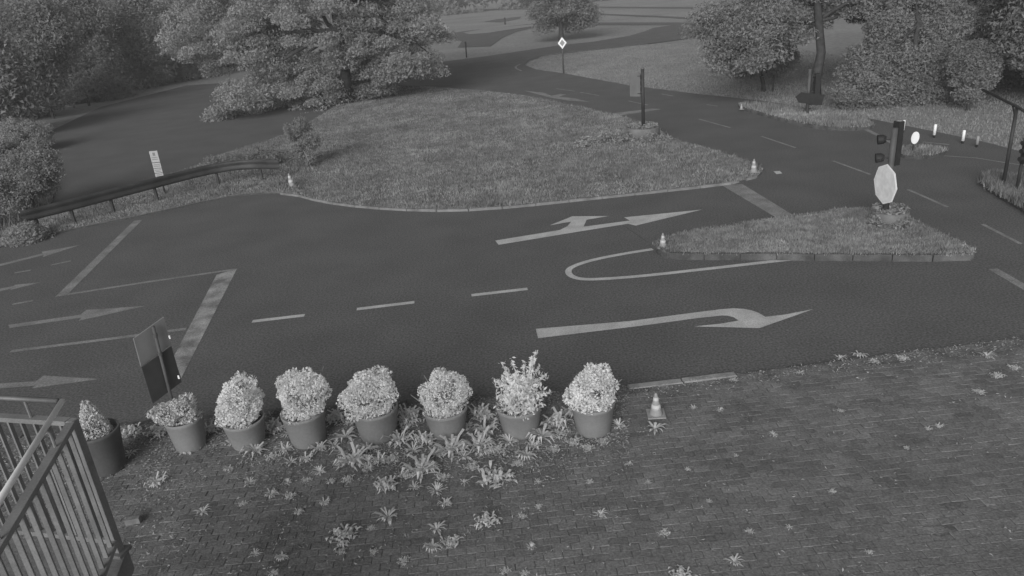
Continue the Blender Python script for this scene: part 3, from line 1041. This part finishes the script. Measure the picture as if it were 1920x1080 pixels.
# ------------------------------------------------------------------ planters and signals
def ring_planter(px, py, wpx, toppx, label, z=0.0):
    p = G(px, py, z)
    s_ = P(p)[2]
    r = wpx / 2 / s_
    p = p + Vector((p.x, p.y, 0)).normalized() * r * 0.8
    H_ = h_at(p - Vector((p.x, p.y, 0)).normalized() * r, toppx)
    p.z = z
    t = thing('ring_planter', p, label, 'planter')
    MB().lathe([(r, 0), (r, H_ - 0.02), (r - 0.02, H_), (r - 0.08, H_), (r - 0.09, H_ - 0.06)], 32).build('concrete_ring', M_CONC, t, True)
    MB().lathe([(r - 0.085, H_ - 0.08), (r - 0.09, H_ - 0.05), (0.1, H_ - 0.03)], 24).build('soil', M_SOIL, t)
    n_ = 900
    A = rng.uniform(0, 6.28, n_)
    rr = r * 0.92 * np.sqrt(rng.uniform(0, 1, n_))
    C = np.stack([rr * np.cos(A), rr * np.sin(A), H_ + rng.uniform(-0.04, 0.09, n_)], 1)
    n_ = 1500
    A = rng.uniform(0, 6.28, n_)
    zz_ = rng.uniform(0, 1, n_) ** 1.5
    rr = r * 1.01 + 0.16 * (1 - zz_) * rng.uniform(0, 1, n_)
    C2 = np.stack([rr * np.cos(A), rr * np.sin(A), zz_ * H_ * (0.35 + 0.55 * np.sin(A * 2 + 1) ** 2)], 1)
    C = np.concatenate([C, C2])
    raw_mesh('planting', leaf_quads(C, 0.09, 0.1, 0.35), 4, M_GRASS, t)
    return t, p, H_, r


_, q1, h1, r1 = ring_planter(1206, 266, 62, 243, 'round concrete planter at the corner of the large island', 0.07)
_, q2, h2, r2 = ring_planter(1666, 428, 66, 404, 'round concrete planter under the octagonal sign', 0.12)
# plants that spill round the first planter
C = shrub_leaves([((q1.x - 1.1, q1.y - 0.2, 0.2), (0.7, 0.5, 0.35)), ((q1.x - 1.9, q1.y - 0.1, 0.15), (0.8, 0.5, 0.25)), ((q1.x + 0.6, q1.y - 0.5, 0.12), (0.4, 0.3, 0.15))], 2600, 0.1, 0.3, 0.3)
t = thing('low_bush', (q1.x - 1.3, q1.y - 0.2, 0.07), 'low pale bush against the corner planter', 'bush')
raw_mesh('foliage', leaf_quads(C - np.array([q1.x - 1.3, q1.y - 0.2, 0.07]), 0.1, 0.1, 0.4), 4, M_GRASS, t)

# signal post seen from behind with its board, standing in the first planter
b = Vector((q1.x, q1.y - 0.05, 0.07 + h1 - 0.05))
H_ = h_at(b, 129)
t = thing('traffic_signal', b, 'dark signal post with side board standing in the corner planter', 'traffic light')
s_ = P(b)[2]
MB().tube([(0, 0, -0.05), (0, 0, H_)], 3.1 / s_, 14).build('pole', M_POLE, t, True)
MB().lathe([(3.4 / s_, 0), (3.4 / s_, 0.03), (1.5 / s_, 0.05)], 14, (0, 0, H_)).build('pole_cap', M_CONC, t)
top_ = h_at(b, 137) 
bot_ = h_at(b, 181)
rz = math.radians(38)
dirb = Vector((-math.cos(rz), math.sin(rz), 0))
cb_ = dirb * (0.10 + 0.19) + Vector((0, 0, (top_ + bot_) / 2))
MB().box(cb_, (0.40, 0.03, top_ - bot_), -rz).build('back_board', mat('signal_board', 0.15, 0.12, 4.0, 0.6, 5, fine=0.06), t)
nb = Vector((math.sin(rz), math.cos(rz), 0))
MB().box(cb_ + nb * 0.10, (0.24, 0.16, (top_ - bot_) * 0.86), -rz).build('signal_housing', M_HOUS, t)
for k in (-1, 0, 1):
    c = cb_ + nb * 0.19 + Vector((0, 0, k * (top_ - bot_) * 0.27))
    MB().tube([c, c + nb * 0.13], [0.095, 0.1], 12).build('hood', M_HOUS, t)
MB().bar((0, 0, top_ - 0.1), dirb * 0.2 + Vector((0, 0, top_ - 0.1)), 0.04, 0.03).build('bracket', M_POLE, t)
MB().bar((0, 0, bot_ + 0.1), dirb * 0.2 + Vector((0, 0, bot_ + 0.1)), 0.04, 0.03).build('bracket', M_POLE, t)

# octagonal sign with signal heads above it
b = Vector((q2.x, q2.y - 0.1, 0.12 + h2 - 0.05))
b2 = at_depth(1660, 397, depth(b))
b = Vector((b2.x, b2.y, 0.12 + h2 - 0.05))
s_ = P(b)[2]
H_ = h_at(b, 240)
t = thing('traffic_signal', b, 'bright octagonal sign with dark signal heads above it on the triangle island', 'traffic light')
MB().tube([(0, 0, -0.05), (0, 0, H_)], 5.5 / s_, 14).build('pole', M_POLEG, t, True)
MB().tube([(0, 0, 0.0), (0, 0, 0.14)], 6.6 / s_, 14).build('pole_sleeve', M_POLE, t, True)
zt, zb = h_at(b, 307), h_at(b, 382)
cz = (zt + zb) / 2
Rv = (zt - zb) / 2
toc = Vector((CAM.x - b.x, CAM.y - b.y, 0)).normalized()
yaw = math.atan2(toc.y, toc.x) - math.radians(58)
nf = Vector((math.cos(yaw), math.sin(yaw), 0))
sdv = Vector((-nf.y, nf.x, 0))


def octo(rad, d0, d1):
    vs = []
    for d_ in (d0, d1):
        for k in range(8):
            a_ = math.pi / 2 + k * math.pi / 4
            vs.append(nf * d_ + sdv * (rad * math.cos(a_)) + Vector((0, 0, cz + rad * math.sin(a_))))
    fs = [tuple(range(8)), tuple(range(15, 7, -1))] + [(i, (i + 1) % 8, 8 + (i + 1) % 8, 8 + i) for i in range(8)]
    return MB().add(vs, fs)


rp = 5.5 / s_
o = octo(Rv, rp + 0.006, rp + 0.014).build('octagon_sign', M_WHITE, t)
o['label'] = 'bright reflective octagonal sign with a pale rim'
octo(Rv * 0.93, rp + 0.0145, rp + 0.018).build('sign_face', M_FACE, o)
for k in (-0.45, 0.45):
    MB().bar(nf * (rp + 0.003) - sdv * 0.07 + Vector((0, 0, cz + k * Rv)), nf * (rp + 0.003) + sdv * 0.07 + Vector((0, 0, cz + k * Rv)), 0.012, 0.03).build('clamp', M_POLE, t)
# signal housing facing the far road, hoods to the left
z0, z1 = h_at(b, 312), h_at(b, 229)
cR = Vector((0.125, 0.10, (z0 + z1) / 2))
MB().box(cR, (0.13, 0.16, z1 - z0), 0.3).build('signal_housing', M_HOUS, t)
MB().lathe([(0.075, 0), (0.06, 0.03)], 12, (cR.x, cR.y, z1)).build('housing_cap', M_CONC, t)
for k in (-1, 0, 1):
    c = cR + Vector((0.02, 0.06, k * (z1 - z0) * 0.29))
    MB().tube([c, c + Vector((0.06, 0.14, -0.01))], [0.06, 0.065], 12).build('hood', M_HOUS, t)
for yy in (262, 297):
    zz = h_at(b, yy)
    MB().tube([(-0.10, 0.10, zz), (-0.15, 0.13, zz), (-0.25, 0.16, zz - 0.01)], [0.06, 0.095, 0.10], 14).build('side_lamp', M_HOUS, t, False)
    MB().bar((-0.02, 0.02, zz), (-0.16, 0.12, zz), 0.03, 0.03).build('bracket', M_POLE, t)
MB().bar((0, 0, z1 - 0.12), cR + Vector((0, 0, (z1 - z0) / 2 - 0.12)), 0.03, 0.03).build('bracket', M_POLE, t)

# arrow sign on the thin island
b = G(1513, 214, 0.10)
s_ = P(b)[2]
t = thing('arrow_sign', b, 'dark arrow shaped direction board pointing left on a pole', 'sign')
H_ = h_at(b, 129)
MB().tube([(0, 0, -0.05), (0, 0, H_)], 3.0 / s_, 10).build('pole', M_POLEG, t, True)
ctr = (h_at(b, 171) + h_at(b, 197)) / 2
tilt = Matrix.Rotation(math.radians(11), 4, 'Y')
ha = 9.5 / s_
arr_ = [(-26, 0), (-17, ha * s_), (27, ha * s_), (27, -ha * s_), (-17, -ha * s_)]
vs = []
for d_ in (-0.10, -0.07):
    for x_, z_ in arr_:
        vs.append((tilt @ Vector((x_ / s_, 0, z_ / s_))) + Vector((0, d_, ctr)))
MB().add(vs, [tuple(range(5)), tuple(range(9, 4, -1))] + [(i, (i + 1) % 5, 5 + (i + 1) % 5, 5 + i) for i in range(5)]).build('arrow_board', M_HOUS, t)
za, zb_ = h_at(b, 139), h_at(b, 177)
MB().box((15 / s_, 0.02, (za + zb_) / 2), (9 / s_, 0.2, za - zb_)).build('signal_housing', M_HOUS, t)
for k in (-1, 0, 1):
    c = Vector((15 / s_, 0.12, (za + zb_) / 2 + k * (za - zb_) * 0.3))
    MB().tube([c, c + Vector((0, 0.12, 0))], 0.07, 10).build('hood', M_HOUS, t)
for zz in (za - 0.08, zb_ + 0.08):
    MB().bar((0, 0, zz), (12 / s_, 0.02, zz), 0.04, 0.03).build('bracket', M_POLE, t)

# diamond sign
b = G(1057, 139, -0.05)
s_ = P(b)[2]
t = thing('diamond_sign', b, 'white diamond sign with grey middle on a thin post in the meadow', 'sign')
H_ = h_at(b, 70)
MB().tube([(0, 0.03, -0.1), (0, 0.03, H_ - 0.1)], 1.6 / s_, 8).build('pole', M_POLEG, t, True)
cz_ = h_at(b, 80.5)


def dia(r, y0, y1):
    vs = [(x_ * r, y_, cz_ + z_ * r) for y_ in (y0, y1) for x_, z_ in ((0, 1), (-0.78, 0), (0, -1), (0.78, 0))]
    return MB().add(vs, [(0, 1, 2, 3), (7, 6, 5, 4)] + [(i, (i + 1) % 4, 4 + (i + 1) % 4, 4 + i) for i in range(4)])


dia(10.5 / s_, -0.06, -0.04).build('sign_plate', M_WHITE, t)
dia(6.0 / s_, -0.068, -0.061).build('sign_face', M_GREYR, t)

# round sign on the tiny island
b = G(1711, 289, 0.10)
s_ = P(b)[2]
t = thing('round_sign', b, 'small bright round sign on the tiny oval island', 'sign')
cz_ = h_at(b, 258)
MB().tube([(0, 0.02, -0.05), (0, 0.02, cz_ + 0.1)], 1.3 / s_, 8).build('pole', M_POLE, t, True)
vs = []
for y_ in (-0.02, -0.04):
    for k in range(24):
        a_ = 6.283185 * k / 24
        vs.append((math.cos(a_) * 8.6 / s_, y_ + math.cos(a_) * 0.03, cz_ + math.sin(a_) * 11.4 / s_))
MB().add(vs, [tuple(range(24)), tuple(range(47, 23, -1))] + [(i, (i + 1) % 24, 24 + (i + 1) % 24, 24 + i) for i in range(24)]).build('sign_plate', M_WHITE, t)

# delineator posts
for (x, y0, y1, mt, lb) in ((1692.5, 225, 244, M_FACE, 'white delineator post farthest left behind the round sign'), (1751, 233, 253, M_WHITE, 'white delineator post right of the round sign'),
                            (1804.5, 244, 264, M_WHITE, 'brightest white delineator post near the meadow edge'), (1831, 255, 271, M_GREYR, 'dim grey delineator post nearest the crossbar post')):
    b = G(x, y1 + 5, 0.0)
    s_ = P(b)[2]
    t = thing('delineator_post', b, lb, 'delineator', 'delineator posts along the far road edge')
    za, zb_ = h_at(b, y0), h_at(b, y1)
    MB().tube([(0, 0, 0), (0, 0, za - 0.01)], 2.0 / s_, 8).build('post', M_POLE, t, True)
    MB().lathe([(2.6 / s_, zb_), (2.6 / s_, za - 0.02), (1.8 / s_, za)], 12).build('reflector_sleeve', mt, t, True)

# crossbar post at the right
b = G(1880, 352, 0.08)
s_ = P(b)[2]
H_ = h_at(b, 200)
t = thing('crossbar_post', b, 'thin dark post with a long crossbar at the right edge', 'post')
MB().tube([(0, 0, -0.05), (0, 0, H_)], 3.2 / s_, 10).build('pole', M_POLE, t, True)
zt = b.z + H_
e1 = G(1842, 168, zt) - b
e2 = G(1935, 217, zt) - b
e1 = e1.normalized() * min(e1.length, 6.0)
e1.z = H_
e2.z = H_
MB().tube([e1, Vector((0, 0, H_)), e2], 2.6 / s_, 8).build('crossbar', M_POLE, t, True)
MB().tube([Vector((0, 0, H_ - 0.25)), Vector((0, 0, H_)).lerp(e1, 0.12)], 1.5 / s_, 6).build('brace', M_POLE, t, True)
MB().lathe([(0.09, 0), (0.09, 0.03), (0.06, 0.05)], 12).build('foot_plate', M_POLE, t)

# signal cut by the right edge
b = G(1908, 362, 0.08)
s_ = P(b)[2]
t = thing('traffic_signal', b, 'dark signal head cut by the right edge of the picture', 'traffic light')
za, zb_ = h_at(b, 256), h_at(b, 306)
MB().tube([(0, 0.05, -0.05), (0, 0.05, za)], 3.0 / s_, 10).build('pole', M_POLE, t, True)
MB().box((0.02, 0, (za + zb_) / 2), (0.13, 0.14, za - zb_)).build('signal_housing', M_HOUS, t)
for k in (-1, 0, 1):
    c = Vector((-0.02, -0.02, (za + zb_) / 2 + k * (za - zb_) * 0.3))
    MB().tube([c, c + Vector((-0.12, -0.03, -0.01))], [0.05, 0.055], 10).build('hood', M_HOUS, t)
MB().box((0.15, -0.03, h_at(b, 285)), (0.05, 0.02, 0.28)).build('side_plate', M_FACE, t)

# ------------------------------------------------------------------ guardrail
gp_px = [(52, 443), (75, 437), (150, 417), (222, 397), (304, 374), (404, 347), (470, 338), (530, 340)]
gp = smooth_path([G(x, y, 0.07) for x, y in gp_px], 2)
b = gp[len(gp) // 2].copy()
t = thing('guardrail', b, 'dark weathered guardrail along the grass verge of the yard', 'guardrail')
prof = [(0.00, 0.00), (0.035, 0.03), (0.035, 0.10), (0.0, 0.145), (0.0, 0.185), (0.035, 0.23), (0.035, 0.30), (0.0, 0.33)]
vs, fs = [], []
th = 0.006
for i, p_ in enumerate(gp):
    d_ = (gp[min(i + 1, len(gp) - 1)] - gp[max(i - 1, 0)]).normalized()
    nn = Vector((d_.y, -d_.x, 0))
    for off, z_ in prof:
        q_ = p_ - b + nn * off + Vector((0, 0, 0.40 + z_))
        vs += [q_, q_ - nn * th]
k = len(prof) * 2
for i in range(len(gp) - 1):
    for j in range(len(prof) - 1):
        a_ = i * k + 2 * j
        fs.append((a_, a_ + 2, a_ + k + 2, a_ + k))
        fs.append((a_ + 1, a_ + k + 1, a_ + k + 3, a_ + 3))
    for j in (0, len(prof) - 1):
        a_ = i * k + 2 * j
        fs.append((a_, a_ + k, a_ + k + 1, a_ + 1))
MB().add(vs, fs).build('beam', M_RAIL, t, True)
for x, y in ((75, 437), (148, 418), (222, 397), (304, 374), (404, 347), (490, 337)):
    q_ = G(x, y, 0.07) - b
    near_ = min(gp, key=lambda g: (g - b - q_).length)
    q_ = near_ - b
    back = Vector((b.x + q_.x, b.y + q_.y, 0)).normalized() * 0.07
    MB().box(q_ + back + Vector((0, 0, 0.30)), (0.07, 0.08, 0.76)).build('post', M_RAIL, t)

# info sign behind the guardrail
b = G(308, 362, 0.07)
s_ = P(b)[2]
t = thing('info_sign', b, 'narrow white sign with stacked text plates behind the guardrail', 'sign')
za, zb_ = h_at(b, 283), h_at(b, 333)
MB().tube([(0, 0.05, -0.05), (0, 0.05, za)], 0.03, 8).build('pole', M_POLEG, t, True)
wd = 15 / s_
span = za - zb_
for k, (f0, f1) in enumerate(((0.58, 1.0), (0.36, 0.56), (0.18, 0.345), (0.0, 0.165))):
    zc = zb_ + span * (f0 + f1) / 2
    pl = MB().box((0, 0, zc), (wd, 0.015, span * (f1 - f0) - 0.004)).build('text_plate' if k else 'picture_plate', M_PLATE, t)
    if k == 0:
        MB().box((0, -0.009, zc + span * 0.09), (wd * 0.30, 0.004, span * 0.12)).build('pictogram', M_INK, pl)
        for q in (-0.03, -0.10):
            MB().box((0, -0.009, zc + span * q), (wd * 0.72, 0.004, span * 0.025)).build('text_line', M_INK, pl)
    else:
        for q in (-0.028, 0.028):
            MB().box((0, -0.009, zc + span * q), (wd * random.uniform(0.6, 0.8), 0.004, span * 0.022)).build('text_line', M_INK, pl)

# barrier rail at the far side of the yard
b = G(140, 206, 0.0)
t = thing('barrier_rail', b, 'low dark barrier rail in front of the left wood', 'barrier')
e1 = G(100, 221) - b
e2 = G(222, 178) - b
for f_ in (0.0, 0.5, 1.0):
    c = e1.lerp(e2, f_)
    MB().box(c + Vector((0, 0, 0.35)), (0.12, 0.12, 0.8)).build('post', M_RAIL, t)
MB().bar(e1 + Vector((0, -0.08, 0.6)), e2 + Vector((0, -0.08, 0.6)), 0.06, 0.18).build('beam', M_STEEL, t)

# thin marker posts in the meadow
for x, y, yt, lb in ((875, 108, 78, 'thin dark stake beside the far lane fork'), (1449, 172, 138, 'thin dark stake in the meadow left of the arrow sign'), (947, 46, 33, 'short dark stake by the distant asphalt patch')):
    b = G(x, y, -0.05)
    t = thing('stake', b, lb, 'stake')
    s_ = P(b)[2]
    hh = h_at(b, yt)
    MB().tube([(0, 0, -0.1), (0.02, 0, hh)], 1.3 / s_, 7).build('rod', M_POLE, t, True)
    MB().box((0.02, 0, hh * 0.8), (3.2 / s_, 0.03, hh * 0.35)).build('tag_plate', M_POLE, t)

# ------------------------------------------------------------------ railing at the lower left
ZL = 2.28                      # height of the landing floor
zr = ZL + 1.0
ct = G(134, 787, zr)
b = Vector((ct.x, ct.y, ZL))
pA = G(-30, 777, zr) - b      # side going left
pB = G(-30, 1060, zr) - b     # side coming towards the camera
pA.z = pB.z = 0
dA, dB = pA.normalized(), pB.normalized()
LA, LB = 1.3, 1.5
up = Vector((0, 0, 1))
t = thing('stair_landing', b, 'raised landing slab behind the railing at lower left', 'landing')
q = [dA * -0.05 + dB * -0.05, dA * 2.0, dA * 2.0 + dB * 2.0, dB * 2.0]
MB().prism([(v_.x, v_.y) for v_ in q], -0.20, -0.03).build('slab', M_CONC, t)
for v_ in (dA * 0.12 + dB * 0.12, dA * 1.8 + dB * 0.12):
    MB().box(v_ + up * (-0.2 - (ZL - 0.2 - ZF) / 2), (0.14, 0.14, ZL - 0.2 - ZF), math.atan2(dA.y, dA.x)).build('column', M_CONC, t)
t = thing('stair_railing', b, 'grey metal railing with vertical slats and bright round handrail at lower left', 'railing')
for d_, L_, o_ in ((dA, LA, dB), (dB, LB, dA)):
    nrm = Vector((-d_.y, d_.x, 0))
    if nrm.dot(o_) > 0:
        nrm = -nrm
    MB().bar(d_ * 0.028 + up * 0.985, d_ * L_ + up * 0.985, 0.055, 0.03).build('top_rail', M_RAILP, t)
    MB().bar(d_ * 0.028 + up * 0.08, d_ * L_ + up * 0.08, 0.055, 0.03).build('bottom_rail', M_RAILP, t)
    k = 0.09
    while k < L_:
        MB().bar(d_ * k + up * 0.097, d_ * k + up * 0.968, 0.014, 0.026, up=nrm).build('slat', M_RAILP, t)
        k += 0.098
    for k in (0.3, 1.1):
        MB().tube([d_ * k + up * 1.0, d_ * k + up * 1.12], 0.009, 7).build('bracket', M_RAILP, t)
MB().box(up * 0.47, (0.05, 0.05, 1.06), math.atan2(dA.y, dA.x)).build('post', M_RAILP, t)
MB().box(up * -0.02, (0.11, 0.11, 0.02), math.atan2(dA.y, dA.x)).build('foot_plate', M_STEEL, t)
MB().tube([dA * LA + up * 1.13, dA * 0.05 + up * 1.13], 0.017, 12).build('handrail', M_STEEL, t, True)
MB().tube([dA * 0.02 + up * 1.13, dB * LB + up * 1.13], 0.017, 12).build('handrail', M_TUBE, t, True)


# ------------------------------------------------------------------ trees
def pxb(lst, dz, yr=1.0, jit=0.0):
    out = []
    for x, y, rx, ry in lst:
        s_ = FPX / dz
        c = at_depth(x, y, dz + random.uniform(-jit, jit))
        out.append((tuple(c), (rx / s_, rx / s_ * yr, ry / s_)))
    return out


# big spreading tree behind the island
b = G(655, 196, 0.0)
dz = depth(b)
bl = pxb([(458, 240, 62, 44), (520, 222, 60, 42), (600, 180, 60, 30), (690, 150, 70, 16), (620, 50, 190, 85), (500, 120, 105, 85), (725, 80, 105, 62), (465, 205, 62, 55), (400, 50, 95, 90), (610, -110, 260, 110), (640, 140, 120, 40), (560, 190, 70, 40), (770, 120, 55, 22)], dz, 0.8, 1.5)
tree('spreading_tree', b, 6.0, 0.35, bl, 470, 200, 0.95, 0.26, M_LEAF, 'large spreading tree with low layered boughs behind the grass island', zs=0.42, shell=0.45, nl=14)

# sapling at the edge of the yard
b = G(585, 315, 0.07)
dz = depth(b)
tree('sapling', b, 1.2, 0.03, pxb([(556, 240, 24, 22), (570, 285, 18, 22), (580, 262, 14, 18)], dz), 40, 45, 0.22, 0.13, M_LEAFR, 'small pale sapling in front of the dark gap under the big tree', nl=8, bark=M_TWIG, trunk_top=at_depth(552, 235, dz))
b = G(490, 306, 0.07)
dz = depth(b)
tree('scrub_bush', b, 0.6, 0.05, pxb([(500, 296, 60, 10), (580, 308, 60, 8), (430, 302, 40, 7)], dz, 0.5), 90, 70, 0.3, 0.12, M_LEAFR, 'low scrub behind the end of the guardrail', nl=5)

# centre tree by the diamond sign
b = G(1054, 78, -0.05)
dz = depth(b)
tree('meadow_tree', b, 5.0, 0.28, pxb([(1052, 12, 55, 28), (1025, 30, 26, 18), (1085, 28, 30, 20), (1050, -25, 50, 30)], dz), 150, 120, 1.0, 0.4, M_LEAFR, 'single round tree on the grass lens behind the diamond sign', nl=8)

# right group
b = G(1528, 196, -0.05)
dz = depth(b)
tree('oak_tree', b, 6.5, 0.22, pxb([(1400, 66, 105, 45), (1450, 26, 120, 38), (1560, -14, 150, 42), (1340, 40, 58, 30), (1385, 108, 55, 20), (1560, -90, 220, 70), (1655, 5, 80, 45)], dz, 0.6, 0.8), 300, 150, 0.75, 0.22, M_LEAFR, 'tall tree with a dark bare trunk behind the arrow sign', zs=0.5, shell=0.4, nl=16)
b = G(1705, 196, -0.05)
dz = depth(b)
tree('drooping_tree', b, 3.0, 0.16, pxb([(1690, 130, 100, 80), (1630, 180, 60, 50), (1745, 170, 70, 55), (1720, 50, 90, 60), (1690, 212, 75, 18)], dz, 0.45), 340, 150, 0.6, 0.2, M_LEAFR, 'broad drooping tree reaching the ground right of the arrow sign', zs=0.6, shell=0.35, nl=10)
b = G(1432, 172, -0.05)
dz = depth(b)
tree('thin_tree', b, 3.2, 0.10, pxb([(1425, 98, 58, 38), (1468, 118, 34, 24)], dz, 0.7), 70, 120, 0.6, 0.2, M_LEAFR, 'thin crooked tree left of the tall bare trunk', zs=0.6, shell=0.3, nl=10, trunk_top=at_depth(1420, 60, dz))
b = G(1816, 208, -0.05)
dz = depth(b)
tree('young_tree', b, 1.8, 0.07, pxb([(1826, 125, 36, 42), (1815, 160, 25, 18)], dz), 70, 110, 0.4, 0.16, M_LEAFR, 'young slim tree right of the drooping tree', nl=7)
for (x, y, lst, lb) in (
        (1905, 165, [(1890, 60, 70, 70), (1930, 130, 70, 60), (1860, 110, 40, 50)], 'dark dense tree in the upper right corner'),
        (1800, 120, [(1800, 20, 70, 60), (1840, 80, 40, 40)], 'dark tree between the drooping tree and the corner'),
        (2010, 210, [(2000, 50, 90, 90)], 'dark tree mostly outside the right edge')):
    b = G(x, y, -0.05)
    dz = depth(b)
    tree('dark_tree', b, 3.5, 0.2, pxb(lst + [(x, -60, 90, 70)], dz, 0.8), 260, 130, 0.8, 0.25, M_LEAFD, lb, 'dark trees at the right edge', zs=0.7, shell=0.35, nl=6)
# left wood beyond the yard
for k, (x, y, lst, mt, lb) in enumerate((
        (40, 226, [(30, 150, 70, 70), (70, 60, 60, 60), (0, 210, 60, 30)], M_LEAFD, 'dark tree of the left wood nearest the left edge'),
        (150, 190, [(150, 110, 70, 60), (130, 30, 70, 50), (170, 165, 60, 22)], M_LEAFD, 'dark tree of the left wood behind the barrier rail'),
        (255, 165, [(250, 80, 70, 65), (270, 10, 80, 40), (250, 145, 60, 20)], M_LEAF, 'lighter tree of the left wood right of the barrier rail'),
        (350, 150, [(345, 70, 70, 62), (350, 0, 80, 40), (350, 130, 60, 20)], M_LEAF, 'tree of the left wood touching the big spreading tree'),
        (-60, 280, [(-60, 150, 80, 110)], M_LEAFD, 'dark tree cut by the left edge'),
        (80, 150, [(60, 20, 90, 60), (20, 80, 70, 40)], M_LEAFD, 'tall tree behind the left wood in the upper left corner'))):
    b = G(x, y, -0.05)
    dz = min(depth(b), 85)
    b = at_depth(x, y, dz)
    b.z = -0.05
    tree('wood_tree', b, 4.0, 0.25, pxb(lst, dz, 0.8, 1.0), 230, 120, 1.25, 0.38, mt, lb, 'trees of the left wood', zs=0.65, shell=0.35, nl=6)
for (x, y, lst, lb) in (
        (70, 405, [(50, 330, 42, 45), (80, 300, 26, 30), (20, 290, 34, 36)], 'pale bush beside the left end of the guardrail'),
        (-10, 420, [(-5, 380, 40, 55)], 'bush cut by the left edge beside the guardrail'),
        (40, 450, [(48, 442, 22, 12)], 'tiny pale bush in front of the left end of the guardrail'),
        (60, 285, [(40, 255, 50, 30)], 'bush at the left corner of the yard')):
    b = G(x, y, 0.05)
    dz = depth(b)
    tree('bush', b, 0.6, 0.04, pxb(lst, dz, 0.9), 130, 80, 0.32, 0.13, M_LEAF, lb, 'bushes at the left edge', shell=0.35, nl=6)

# far-off wood closing the view
bl = []
for k in range(44):
    x = -700 + k * 75 + random.uniform(-20, 20)
    d_ = ray(x, 8)
    az = Vector((d_.x, d_.y, 0)).normalized()
    dd = random.uniform(190, 215)
    p_ = az * dd
    hh = random.uniform(5, 8)
    bl.append(((p_.x, p_.y, hh * 0.55), (random.uniform(7, 10), 6, hh)))
LV, _ = blob_leaves(bl, 1500, 50, 2.2, 0.7, 0.4)
LV[:, 2] = np.maximum(LV[:, 2], 0.0)
o = raw_mesh('far_wood', leaf_quads(LV, 1.3, 0, 0.9).reshape(-1, 4, 3)[:, :3].reshape(-1, 3), 3, M_LEAFD)
tag(o, 'dark far-off wood closing the view behind the lanes', 'wood', kind='stuff')

# ------------------------------------------------------------------ thin haze volume added to lift the dark tones
zmax = 0.0
for o in bpy.data.objects:
    if o.type == 'MESH':
        n_ = len(o.data.vertices)
        if n_ > 2000:
            a_ = np.empty(n_ * 3, dtype=np.float32)
            o.data.vertices.foreach_get('co', a_)
            zmax = max(zmax, float(a_[2::3].max()) + (o.parent.location.z if o.parent else 0) + o.location.z)
HM = bpy.data.materials.new('haze')
HM.use_nodes = True
HM.node_tree.nodes.remove(HM.node_tree.nodes['Principled BSDF'])
pv = HM.node_tree.nodes.new('ShaderNodeVolumePrincipled')
pv.inputs['Color'].default_value = (0.9, 0.9, 0.9, 1)
pv.inputs['Density'].default_value = 0.0014
HM.node_tree.links.new(pv.outputs[0], HM.node_tree.nodes['Material Output'].inputs['Volume'])
hv = [(x_, y_, z_) for z_ in (-1.1, max(zmax, CAMH) + 1.0) for x_, y_ in ((-500, -80), (500, -80), (500, 500), (-500, 500))]
hf = [(3, 2, 1, 0), (4, 5, 6, 7), (0, 1, 5, 4), (1, 2, 6, 5), (2, 3, 7, 6), (3, 0, 4, 7)]
o = MB().add(hv, hf).build('haze', HM)
tag(o, 'thin pale haze added over the whole junction to lift its dark tones', 'haze', kind='stuff')
